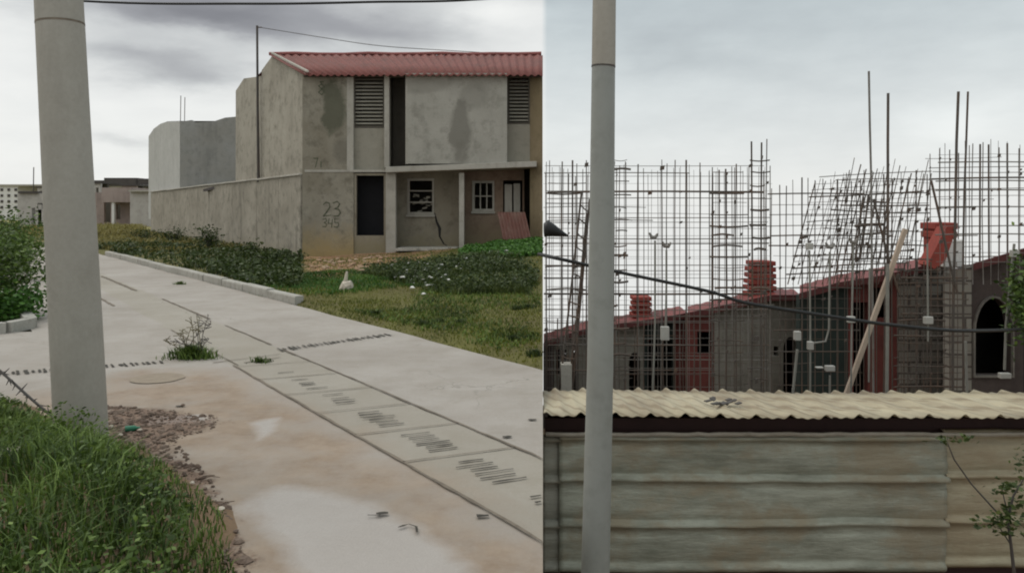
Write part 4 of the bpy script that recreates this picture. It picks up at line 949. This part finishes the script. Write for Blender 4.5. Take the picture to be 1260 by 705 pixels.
# ================================================================ lower terrace, right
# ---- near metal pole
YP = 4.0
def px2x(px, Y): return (px-630)/F*Y
t = thing('metal_pole', (px2x(732, YP), YP, -1.6), 'smooth pale grey metal pole in front of the shed', 'pole')
MB().tube([(px2x(730.5, YP), YP, -1.65), (px2x(732.5, YP), YP, -.33), (px2x(738.5, YP), YP, .75), (px2x(742.5, YP), YP, fz(82, YP)-.004)], [.077,.074,.068,.0605], 32).build('lower_section', M_galv, t, True)
MB().tube([(px2x(742.4, YP), YP, fz(83.2, YP)), (px2x(742.5, YP), YP, fz(81.3, YP))], .0625, 32).build('joint_ring', M_mast, t, True)
MB().tube([(px2x(742.6, YP), YP, fz(81.4, YP)), (px2x(743.5, YP), YP, fz(0, YP)), (px2x(747, YP), YP, 5.2)], [.0615,.060,.055], 32).build('upper_section', M_pole, t, True)

# ---- shed with horizontal metal sheets and a corrugated roof
YS = 6.0
sh = thing('metal_shed', (2.2, 6.6, -1.6), 'low shed clad in weathered metal sheets under a cream corrugated roof', 'shed')
edges = [fz(v, YS) for v in (534, 585, 640, 694)]
def cladding(px0, px1, Yo, mat, shift=0., sag=.006, warp=0):
    x0, x1 = px2x(px0, YS), px2x(px1, YS); n = max(6, int((x1-x0)/.04)); prof = []
    zt = edges[0]+shift
    pr = []
    for b in range(3):
        z1 = edges[b]+shift; z0 = edges[b+1]+shift; H_ = z1-z0
        pr += [(z1+.004, .012), (z1-.006, -.034), (z1-.024, -.046), (z1-.042, -.036), (z1-.050, -.002), (z1-.064, .018), (z1-H_*.35, .0), (z1-H_*.42, -.008), (z1-H_*.62, .004), (z1-H_*.7, -.006), (z1-H_*.9, .006), (z0+.012, .010)]
    pr += [(edges[3]+shift, 0), (edges[3]+shift-.02, -.028), (edges[3]+shift-.05, -.02), (edges[3]+shift-.075, .01)]
    vs = []; m = len(pr)
    for i in range(n+1):
        x = x0+(x1-x0)*i/n
        if px0 < 670: pass
        for z, d in pr:
            dz = (vnoise(x*1.4, z*.5+3, 77)-.5)*.022+(vnoise(x*5, 2., 79)-.5)*.008
            dy = (vnoise(x*1.1, z*2.2, 80)-.5)*.06+(vnoise(x*3.5, z*6, 81)-.5)*.018
            yy_ = YS+Yo+d+float(dy)
            xx_ = max(x, SEAM*yy_+.003) if i == 0 and px0 < 670 else x
            vs.append((xx_, yy_, z+float(dz)))
    mb = MB(); mb.add(vs, [(i*m+j, (i+1)*m+j, (i+1)*m+j+1, i*m+j+1) for i in range(n) for j in range(m-1)])
    o = mb.build('wall_sheet', mat, sh, True); o.modifiers.new('s', 'SOLIDIFY').thickness = .004; return o
o = cladding(668.2, 690, .03, M_sheet2, -.02); o['label'] = 'narrow overlapping sheet at the left end'
o = cladding(688, 1164, 0, M_sheet); o['label'] = 'wide grey green sheet with long dents'
o = cladding(1162, 1420, .035, M_sheet3, .02); o['label'] = 'tan coloured sheet at the right end'
mb = MB()
vs = []; pts = []
for i in range(60):
    x = .26+(4.9-.26)*i/59; pts.append((x, YS-.045+random.uniform(-.004,.004), edges[0]+.012+random.uniform(-.004, .004)))
mb.tube(pts, .017, 6); mb.build('top_rail', metal_paint('rail_pale', (.30,.27,.22), (.16,.13,.10), .5, .6), sh)
# shed roof
def rz(y): return .004-(y-5.80)*.104
nx = 620; vs = []; xl0 = SEAM*5.8+.004; rowsY = [5.80, 6.3, 6.8, 7.25]
for j, y in enumerate(rowsY):
    for i in range(nx+1):
        x = xl0+(5.6-xl0)*i/nx; ph = (x+.26*(y-5.8))/.262
        w_ = max(0, math.cos(math.pi*ph)**2)**6*.026+math.cos(6*math.pi*ph+1)*.005
        sag = (float(vnoise(x*1.1, y*.6, 90))-.5)*.018
        vs.append((max(x, SEAM*y+.004), y+(0 if 0 < j < 3 else (float(vnoise(math.floor(x/.8), j, 91))-.5)*.05), rz(y)-.004*x*.4+w_+sag))
mb = MB(); mb.add(vs, [(j*(nx+1)+i, j*(nx+1)+i+1, (j+1)*(nx+1)+i+1, (j+1)*(nx+1)+i) for j in range(3) for i in range(nx)])
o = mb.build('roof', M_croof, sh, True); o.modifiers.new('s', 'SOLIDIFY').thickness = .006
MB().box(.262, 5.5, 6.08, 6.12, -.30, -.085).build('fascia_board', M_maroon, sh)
mb = MB()
for x in (.45, 2.0, 3.6, 5.2): mb.box(x-.04, x+.04, 6.14, 6.22, -1.6, -.12)
mb.build('post', M_maroon, sh)
MB().box(.33, 5.5, 7.05, 7.1, -1.7, -.16).build('rear_wall', M_maroon, sh)
MB().box(.262, 5.5, 6.10, 6.15, -1.7, -1.0).build('plinth', M_maroon, sh)
# leaf litter on the roof
mb = MB()
for i in range(16):
    p = P(random.gauss(886, 7), 0, 6.35); mb.obox((p[0], 6.3+random.uniform(-.1,.1), rz(6.3)+.03+random.uniform(0,.02)), (random.uniform(.01,.03),.01,.004), (-.008,.015,0), (0,0,.004))
mb.build('dead_leaves', M_mast, label='clump of dark dead leaves lying on the cream shed roof', cat='leaves')

# ---- terraced red-roofed houses behind
def Zr(py, Y): return CZ-(py-HY)/F*Y
def arch(px0, px1, py0, py1, Y, n=12):       # opening outline, round head
    x0, x1 = px2x(px0, Y), px2x(px1, Y); zb, zt = Zr(py1, Y), Zr(py0, Y); r = (x1-x0)/2; rh = min((zt-zb)*.55, r*1.9)
    return [(x0, zb), (x1, zb)]+[((x0+x1)/2+r*math.cos(math.pi*i/n), zt-rh+rh*math.sin(math.pi*i/n)) for i in range(n+1)]
def terrace(px0, px1, Y, eave, tops, segs, label, roof0=None, rmat=None):
    t = thing('brick_house' if False else 'small_house', (px2x((px0+px1)/2, Y), Y+2, -3.2), label, 'house', 'red roofed terrace down the slope')
    shr = (px0-630)/F
    def ez(px):                              # eave height (pixel row) interpolated
        for (a, b), (c, d) in zip(eave[:-1], eave[1:]):
            if px <= c: return b+(d-b)*(px-a)/(c-a)
        return eave[-1][1]
    for (a, b, mat, holes) in segs:
        knots = [a]+[e_[0] for e_ in eave if a < e_[0] < b]+[b]
        out = [(px2x(a, Y), -4.2), (px2x(b, Y)-.006, -4.2)]+[(px2x(k, Y)-(.006 if k == b else 0), Zr(ez(k), Y)-.0) for k in reversed(knots)]
        MB().wall(out, holes, lambda u, v, d: (u, Y+d, v), .18).build('wall', mat, t)
    # roof: front edge, ridge, rear, following the raked top line
    vs = []; fs = []; n = 0; kn = list(np.linspace(roof0 or px0, px1, 60))
    for k in kn:
        z = Zr(ez(k), Y); xx = px2x(k, Y); wv = .008*math.sin(2*math.pi*xx/.22); zf = z+.05+wv
        for dy, dz in ((-.18, 0), (.9, tops), (4.5, -1.2)): vs.append((max(xx+shr*dy, SEAM*(Y+dy)+.005), Y+dy, zf+dz))
    for i in range(len(kn)-1):
        for j in range(2): fs.append((3*i+j, 3*i+3+j, 3*i+4+j, 3*i+1+j))
    mb = MB(); mb.add(vs, fs); o = mb.build('roof', rmat or M_redtile, t, False); o.modifiers.new('s', 'SOLIDIFY').thickness = .05
    pf = [P(k, ez(k)-2.5, Y-.2) for k in kn]; pf = [(max(a_, SEAM*(Y-.2)+.006), b_, c_) for a_, b_, c_ in pf]; mb = MB(); mb.add([(a_, b_, c_+dz) for a_, b_, c_ in pf for dz in (.01, -.10)], [(2*i, 2*i+2, 2*i+3, 2*i+1) for i in range(len(pf)-1)]); mb.build('fascia', M_fasc, t).modifiers.new('s', 'SOLIDIFY').thickness = .03
    xa, xb = max(px2x(px0, Y)+.01+shr*4.3, SEAM*(Y+4.3)+.02), px2x(px1, Y)-.01; xe = xb+shr*4.3
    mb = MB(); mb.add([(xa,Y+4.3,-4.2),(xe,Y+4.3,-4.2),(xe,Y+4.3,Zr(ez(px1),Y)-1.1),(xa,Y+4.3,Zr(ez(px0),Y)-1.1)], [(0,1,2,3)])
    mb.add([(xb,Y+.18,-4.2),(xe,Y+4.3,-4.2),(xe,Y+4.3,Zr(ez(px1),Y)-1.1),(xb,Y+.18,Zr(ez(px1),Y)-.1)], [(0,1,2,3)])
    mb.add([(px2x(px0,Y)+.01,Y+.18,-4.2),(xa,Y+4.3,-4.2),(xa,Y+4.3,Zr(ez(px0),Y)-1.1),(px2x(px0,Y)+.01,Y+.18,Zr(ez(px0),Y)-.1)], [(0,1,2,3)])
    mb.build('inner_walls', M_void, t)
    return t
def rim(t, px0, px1, py0, py1, Y, w=.07):
    o_ = arch(px0-3, px1+2, py0-4, py1, Y); i_ = arch(px0+.3, px1-.3, py0+.3, py1-2, Y)
    MB().wall(o_, [[(x, z+.002) for x, z in i_]], lambda u, v, d: (u, Y-.03+d, v), .05).build('arch_rim', M_rgrey, t)
Ya, Yb, Yc, Yd = 16, 15, 14, 12.6
M_rim = weathered('rim', (.10,.09,.08), (.04,.035,.03), (.2,.18,.15), .4, .3, seed=50)
M_fasc = metal_paint('dark_red_fascia', (.085,.022,.02), (.04,.015,.013), .5, .7)
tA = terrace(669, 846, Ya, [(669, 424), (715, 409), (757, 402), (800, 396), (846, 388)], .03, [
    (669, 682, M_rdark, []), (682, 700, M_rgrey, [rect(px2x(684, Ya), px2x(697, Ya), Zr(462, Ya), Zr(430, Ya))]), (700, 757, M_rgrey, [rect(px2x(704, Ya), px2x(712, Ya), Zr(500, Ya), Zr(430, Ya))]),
    (757, 792, M_rgrey, [arch(774, 788, 433, 520, Ya)]), (792, 831, M_greendark, [rect(px2x(796, Ya), px2x(828, Ya), Zr(540, Ya), Zr(418, Ya))]), (831, 846, M_redwall, [])], 'lowest red roofed terrace house, left, with narrow arched doorway')
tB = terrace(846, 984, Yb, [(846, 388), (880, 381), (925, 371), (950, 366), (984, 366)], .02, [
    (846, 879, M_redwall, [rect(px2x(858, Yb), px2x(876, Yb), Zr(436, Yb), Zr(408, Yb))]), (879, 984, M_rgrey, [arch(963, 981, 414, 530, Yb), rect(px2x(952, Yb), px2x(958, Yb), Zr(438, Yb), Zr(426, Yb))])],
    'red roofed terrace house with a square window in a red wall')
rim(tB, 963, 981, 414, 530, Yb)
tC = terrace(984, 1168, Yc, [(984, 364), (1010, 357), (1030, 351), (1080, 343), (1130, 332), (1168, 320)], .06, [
    (984, 1044, M_greendark, []), (1044, 1104, M_redwall, [rect(px2x(1050, Yc), px2x(1068, Yc), Zr(520, Yc), Zr(372, Yc)), rect(px2x(1074, Yc), px2x(1098, Yc), Zr(392, Yc), Zr(354, Yc))]), (1104, 1168, M_block, [])], 'red roofed terrace house with a dark green filled doorway and blockwork end')  # near-black green segment paints the dark of an open doorway
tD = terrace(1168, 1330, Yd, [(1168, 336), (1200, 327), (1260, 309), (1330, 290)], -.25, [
    (1168, 1196, M_block, []), (1196, 1260, M_rdark, [arch(1198.5, 1245, 366, 462, Yd)]), (1260, 1330, M_greendark, [])], 'nearest terrace house with a large dark arched opening, far right', 1199, M_rdark)
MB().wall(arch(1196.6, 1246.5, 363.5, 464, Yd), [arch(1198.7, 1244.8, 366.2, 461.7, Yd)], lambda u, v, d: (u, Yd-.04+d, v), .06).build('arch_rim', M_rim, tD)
# chimneys of stacked clay blocks on the roofs
def chimney(par, px0, px1, py0, py1, Y, n, flare=0):
    mb = MB(); zt, zb = Zr(py0, Y), Zr(py1, Y)
    for i in range(n):
        za = zb+(zt-zb)*i/n; zc = zb+(zt-zb)*(i+1)/n-.035; f_ = 1-i/n
        mb.box(px2x(px0-flare*f_, Y)+random.uniform(-.01,.01), px2x(px1+flare*f_*.4, Y), Y+.35+random.uniform(-.01,.01), Y+.85, za, zc)
    mb.box(px2x(px0+2, Y), px2x(px1-2, Y), Y+.39, Y+.8, zb-.5, zt-.03)
    o = mb.build('chimney', M_clay, par); bevel(o, .01)
chimney(tA, 783, 806, 366, 394, Ya, 4, 1); chimney(tB, 934, 962, 321, 368, Yb, 6, 5); chimney(tD, 1166, 1194, 272, 294, Yd, 2)
mb = MB(); mb.box(px2x(1173, Yd), px2x(1199, Yd), Yd+.28, Yd+.84, Zr(331, Yd), Zr(294, Yd)-.022); bevel(mb.build('water_tank', M_white, tD), .02)
mb = MB(); mb.prism([P(1141, 326, Yd), P(1165, 279, Yd), P(1172, 279, Yd), P(1172, 296, Yd), P(1163, 322, Yd), P(1150, 331, Yd)], (0, .3, 0)); mb.build('raked_parapet', M_clay, tD)
# red fascia strip joining to nearest house
for (a, b, Y, pr) in ((P(669, 425, Ya-.2), P(846, 389, Ya-.2), Ya, tA),): pass

# ---- rebar mesh panels
def bar(mb, a, b, r, bend=.012, n=5):
    a = Vector(a); b = Vector(b); pts = []; ox, oy = random.uniform(-bend, bend), random.uniform(-bend, bend)
    for i in range(n):
        f_ = i/(n-1); p = a.lerp(b, f_); k = math.sin(math.pi*f_); pts.append((p.x+ox*k+random.uniform(-.2,.2)*bend, p.y+oy*k, p.z+(oy*k if abs(b.x-a.x) > abs(b.z-a.z) else 0)))
    mb.tube(pts, r, 5)
NB = [0]
def mesh_panel(label, px0, px1, top, Y, sp, rows, r=.006, rr=.0045, bottom=490, lean=0, rise=0, mat=None, lumps=8, jitter=.12, miss=.06, toppy=True, name='rebar_mesh', cat='rebar mesh'):
    mat = mat or M_rebar
    t = thing(name, (px2x((px0+px1)/2, Y), Y, -2.0), label, cat, 'rebar mesh standing behind the shed')
    px = px0+sp*.4; lines = []
    while px < px1:
        p = px+random.uniform(-jitter, jitter)*sp; tp = top(p)+random.uniform(-7, 3); lines.append((p, tp))
        a = P(p-lean, bottom, Y); b = P(p, tp, Y)
        if random.random() > miss:
            mb = MB(); bar(mb, (max(a[0], SEAM*Y+.01), a[1], a[2]), (max(b[0], SEAM*Y+.01), b[1], b[2]), r*random.choice([.5, .65, .8, 1.1])); mb.build('vertical_bar', mat, t)
        px += sp
    py = None
    for k, f_ in enumerate(rows):
        a0 = px0+random.uniform(-3, 6); b0 = px1+random.uniform(-6, 3)
        if random.random() < .15: b0 = a0+(b0-a0)*random.uniform(.4, .8)
        sh_ = lambda q, yy: (q-lean*(yy-top(q))/max(1, (bottom-top(q))))
        ya, yb_ = f_, f_-rise
        xa = max(px2x(sh_(a0, ya), Y), SEAM*Y+.01)
        mb = MB(); bar(mb, (xa, Y-.012, Zr(ya, Y)), (px2x(sh_(b0, yb_), Y), Y-.012, Zr(yb_, Y)), rr*random.choice([.45, .65, .9, 1.5]), .018); mb.build('cross_bar', mat, t)
    for k in range(lumps):
        q, tp = random.choice(lines); yy_ = random.choice(rows); 
        if yy_ < tp: continue
        c = P(q-lean*(yy_-tp)/max(1, bottom-tp), yy_, Y); mb = MB(); s_ = random.uniform(.008, .016); mb.obox((max(c[0], SEAM*Y+.03), c[1]-.02, c[2]+random.uniform(-.03,.03)), (s_*random.uniform(.7,1.7),0,.004), (0,s_*.6,0), (.003,0,s_*random.uniform(.8,1.8))); mb.build('spacer_block', M_rebar, t)
    return t
def rws(a, b, s, j=.12): 
    out = []; v = a
    while v < b: out.append(v+random.uniform(-j, j)*s); v += s
    return out
lab = lambda *k: k
mesh_panel('left front rebar mesh wall reaching the metal pole, evenly spaced bars', 669, 945, lambda p: 200+.01*(p-669)+(5 if p > 860 else 0), 9.2, 15.5, rws(208, 490, 31), .010, .008, lumps=26)
mesh_panel('fainter rear rebar mesh behind the left mesh wall', 669, 950, lambda p: 205+.02*(p-669), 10.6, 12.5, rws(215, 480, 20), .006, .005, mat=M_rebarl, lumps=14, jitter=.3)
mesh_panel('finest farthest mesh of closely set pale bars behind the left meshes', 669, 948, lambda p: 212, 11.4, 7.5, rws(218, 470, 9), .0055, .0045, mat=M_rebarl, lumps=0, jitter=.35, miss=.15)
mesh_panel('narrow low mesh of fine bars left of the metal pole', 669, 722, lambda p: 215, 9.6, 9, rws(225, 430, 13), .006, .007, lumps=16)
mesh_panel('tall narrow mesh strip just right of the metal pole', 752, 775, lambda p: 178 if p < 760 else 205, 9.0, 7, rws(195, 480, 15), .007, .009, lumps=14)
mesh_panel('dark column cage with tall bars ending highest in left mesh', 922, 945, lambda p: 178, 9.0, 6.4, rws(196, 480, 16), .010, .009, lumps=10, name='column_cage', cat='rebar cage')
mesh_panel('column cage with paler bars just left of the tall cage', 874, 918, lambda p: 204+((p*7) % 9), 9.1, 8.6, rws(212, 490, 13), .008, .0075, lumps=22, name='column_cage', cat='rebar cage')
mesh_panel('middle rebar mesh of fine pale bars right of the tall cage', 946, 1062, lambda p: 232-(8 if p > 975 else 0), 9.8, 9, rws(238, 490, 13), .0085, .006, mat=M_rebar, lumps=16)
mesh_panel('leaning mesh bundle with closely slanted bars', 1000, 1146, lambda p: max(207, 236-(p-1000)*.5)+9*math.sin(p*.13), 9.4, 7.0, rws(218, 345, 8), .007, .006, bottom=350, lean=34, rise=7, lumps=40, miss=.02)
mesh_panel('upright mesh of irregular bars standing through the leaning bundle', 1030, 1145, lambda p: 216+6*math.sin(p*.3), 9.7, 9.5, rws(222, 340, 16), .008, .006, lumps=24, jitter=.35)
mesh_panel('second slanted mesh sheet behind the leaning bundle', 1025, 1150, lambda p: 218, 9.9, 9, rws(222, 330, 12), .006, .006, bottom=345, lean=22, rise=-4, lumps=18, mat=M_rebarl)
mesh_panel('stacked dark short mesh pieces in the leaning bundle', 1058, 1094, lambda p: 246, 9.2, 8, rws(252, 312, 9), .010, .013, bottom=318, lean=10, rise=2, lumps=14)
mesh_panel('tall mesh of heavy bars at the right above the terrace roofs', 1140, 1290, lambda p: 190-.09*(p-1140), 17.8, 12, rws(196, 330, 12), .019, .014, lumps=34, bottom=460, rise=2)
mesh_panel('fine pale mesh behind the heavy bars at the right', 1150, 1290, lambda p: 183-.07*(p-1150), 10.4, 11, rws(190, 330, 11), .006, .006, lumps=26, mat=M_rebarl, bottom=350, jitter=.3)
mesh_panel('dense square mesh standing in front of the grey blockwork', 1102, 1192, lambda p: 325, 9.3, 8, rws(332, 490, 9), .009, .008, lumps=20)
mesh_panel('sparse mesh in front of the lower left terrace walls', 669, 860, lambda p: 398, 9.7, 12, rws(415, 490, 24), .008, .007, lumps=10)
# tall single rods
for i, (a, b, w_, lb) in enumerate([((1075, 300), (1069.5, 88), .013, 'leftmost and tallest of the four bare rods above the mesh'), ((1091, 330), (1092.5, 115), .016, 'second tall rod, just right of the tallest one'),
        ((1172, 480), (1179, 113), .016, 'third tall rod, leaning slightly, left of the right pair'), ((1186, 345), (1191, 113), .012, 'rightmost tall rod, beside the slightly leaning one')]):
    t = thing('rebar_rod', P(a[0], 480, 9.0), lb, 'rod', 'tall bare rods above the mesh'); mb = MB(); p0 = P(a[0]-(0), 485, 9.0)
    bar(mb, p0, P(b[0], b[1], 9.0), w_, .02, 7); mb.build('rod', M_rebar if i != 0 else M_rebarl, t)
# crossing slanted struts
mb = MB(); mb.tube([P(1117, 300, 8.9), P(1085, 490, 8.9)], .001, 4)
t = thing('timber_prop', P(1041, 482, 8.6), 'pale timber prop slanting up to the right in front of the red wall', 'timber prop')
a = Vector(P(1036, 500, 8.6)); b = Vector(P(1114, 282, 8.6)); d = (b-a).normalized()
MB().obox((a+b)/2, (b-a)/2, Vector((d.z,0,-d.x))*.024, (0,.02,0)).build('timber', M_wood, t)
t = thing('slanted_rebar_cage', P(700, 480, 9.0), 'narrow slanted rebar ladder cage leaning right behind the metal pole', 'rebar cage')
for (q0, q1) in (((687, 490), (716, 235)), ((698, 490), (722, 262)), ((703, 490), (726, 245))):
    mb = MB(); bar(mb, P(*q0, 9.0), P(*q1, 9.0), .013); mb.build('rail', M_rebar, t)
for i in range(15):
    f_ = i/15; a = Vector(P(687, 490, 8.97)).lerp(Vector(P(716, 235, 8.97)), f_); b = Vector(P(703, 490, 8.97)).lerp(Vector(P(726, 245, 8.97)), f_); mb = MB(); bar(mb, a, b, .009); mb.build('rung', M_rebar, t)
MB().box(px2x(690, 9.), px2x(703, 9.), 8.92, 9.1, -1.1, Zr(447, 9.)).build('foot_block', M_trim, t)
# second pair of crossing rods in the bundle
for i, ((q0, q1), lb) in enumerate([(((1092, 300), (1075, 245)), 'short rod crossing the leaning mesh to the left'), (((1164, 300), (1146, 222)), 'dark slanting rod beside the red raked parapet')]):
    t = thing('slanted_rod', P(q0[0], q0[1], 8.95), lb, 'rod'); mb = MB(); bar(mb, P(q0[0]+14, q0[1]+60, 8.95), P(*q1, 8.95), .014); mb.build('rod', M_rebar, t)
# conduit risers
def riser(pts, label, head=None, boxes=(), r=.011, Y=8.5, mat=None, name='conduit_riser'):
    t = thing(name, P(pts[0][0], 480, Y), label, 'conduit pipe', 'conduit risers behind the shed'); mb = MB()
    mb.tube([P(a, b, Y) for a, b in pts], r, 8); mb.build('pipe', mat or M_pvc, t, True)
    if head:
        a, b = head; c = Vector(P(a, b, Y)); mb = MB()
        mb.tube([c+Vector((-.045,0,.05)), c+Vector((-.02,0,0)), c+Vector((.02,0,-.005)), c+Vector((.05,0,.04))], [.010,.022,.022,.012], 7); mb.build('pipe_head', M_rebarl, t)
    for (a, b, w_, h_) in boxes:
        c = P(a, b, Y-.03); o = MB().box(c[0]-w_, c[0]+w_, c[1]-.03, c[1]+.03, c[2]-h_, c[2]+h_).build('junction_box', M_box, t); bevel(o, .006)
riser([(803, 490), (806, 400), (806, 296)], 'tall grey conduit with a forked head, left of the pair by the red chimney', (804, 292))
riser([(819, 402), (820, 350), (820, 308)], 'grey conduit with a white junction box hanging below the roof line', (820, 303), [(818, 410, .045, .075)])
riser([(997, 490), (997, 400), (996, 308)], 'conduit with ball head and small box in front of the dark green filled doorway', None, [(996, 303, .035, .035), (997, 425, .03, .045)])
riser([(1001, 422), (1016, 420), (1020, 405), (1021, 310)], 'conduit bending left at its foot beside the dark green filled doorway', (1021, 304))
riser([(1021, 490), (1021, 462)], 'short conduit topped by a white box and side elbow', None, [(1021, 453, .05, .03), (1008, 452, .04, .008)])
riser([(975, 490), (981, 430)], 'curved pipe stub with a white cap beside the narrow arch', None, [(981, 413, .035, .05)], .016)
riser([(1047, 490), (1048, 400), (1050, 300)], 'thin conduit with a mid height box just left of the timber prop', (1050, 298), [(1047, 393, .04, .035)])
riser([(1069, 470), (1070, 330)], 'faint thin conduit ending above the shed behind the timber prop', None, (), .010)
riser([(1091, 490), (1092, 400), (1092, 325)], 'pale thick conduit right of the timber prop', None, (), .020)
riser([(1142, 420), (1141, 300)], 'short pipe with a white box in front of the square mesh', None, [(1142, 394, .045, .04)], .010)
riser([(1236, 455), (1238, 400), (1248, 300)], 'leaning pipe with pale elbow in front of the big dark arch', None, [(1236, 462, .06, .03), (1248, 312, .04, .04)], .014)
riser([(1190, 490), (1188, 420)], 'pale pipe stub at the left foot of the big arch', None, (), .014)
# black cable across the terrace
cable('power_cable', [(SEAM*23+.012, 23, Zr(314, 23)), (SEAM*12+.006, 12, Zr(314, 12)), P(668.5, 314, 7.4), P(757, 334, 7.4), P(870, 358, 7.4), P(920, 373, 7.4), P(1020, 389, 7.4), P(1100, 400, 7.4), P(1196, 407, 7.6), P(1300, 400, 9.0), P(1400, 380, 12.)], .018, M_black,
      label='thick black cable sagging across the rebar and terrace walls', cat='cable')
# tapered black fitting of unclear kind, hung on the mesh
t = thing('black_fitting', P(676, 282, 8.8), 'tapered black fitting of unclear kind at the left end of the mesh', 'fitting')
mb = MB(); mb.tube([P(669, 281, 8.8), P(672, 281, 8.8), P(681, 284, 8.8), P(690, 287, 8.8), P(699, 290, 8.8)], [.06,.10,.07,.035,.008], 9); mb.build('fitting', M_black, t, True)

# ---- sapling before the shed and foliage at far right
t = thing('sapling', P(1250, 700, 5.2), 'thin dark sapling with a long bent twig in front of the shed', 'sapling')
MB().tube([P(1252, 860, 5.2), P(1248, 705, 5.2), P(1244, 670, 5.2), P(1240, 638, 5.2), P(1247, 610, 5.2), P(1262, 585, 5.2)], [.014,.012,.010,.009,.007,.004], 7).build('trunk', M_mast, t, True)
MB().tube([P(1240, 640, 5.2), P(1225, 628, 5.2), P(1195, 595, 5.2), P(1174, 565, 5.2), P(1166, 545, 5.2)], [.008,.006,.005,.005,.003], 6).build('twig', M_mast, t, True)
MB().tube([P(1241, 635, 5.2), P(1236, 615, 5.2), P(1232, 598, 5.2)], [.006,.004,.003], 5).build('twig', M_mast, t, True)
MB().tube([P(1243, 668, 5.2), P(1234, 655, 5.2), P(1228, 645, 5.2)], [.006,.004,.003], 5).build('twig', M_mast, t, True)
for (a, b, n, sx_, sz_) in [(1166, 541, 26, 9, 3), (1187, 538, 12, 6, 3), (1240, 600, 60, 14, 6), (1252, 625, 50, 10, 6), (1225, 640, 70, 15, 5), (1245, 652, 40, 12, 5), (1236, 632, 30, 8, 5), (1258, 570, 40, 6, 10)]:
    C = []
    for _ in range(n):
        p = P(random.gauss(a, sx_), random.gauss(b, sz_), 5.2+random.gauss(0, .06)); C.append(p)
    leaves('foliage', C, .045, M_grassd, t, -.05, .25)
t = thing('tree', (px2x(1275, 8.3), 8.3, -1.7), 'green leafy tree branch entering at the right edge before the arch', 'tree')
MB().tube([(px2x(1275, 8.3), 8.3, -1.75), P(1272, 450, 8.3), P(1268, 380, 8.3), P(1262, 335, 8.3)], [.05,.04,.03,.012], 7).build('trunk', M_mast, t, True)
C = []
for _ in range(1500):
    p = P(random.gauss(1264, 13), random.gauss(365, 24), 8.3+random.gauss(0, .12)); C.append(p)
leaves('crown', C, .06, M_grass, t, -.1)
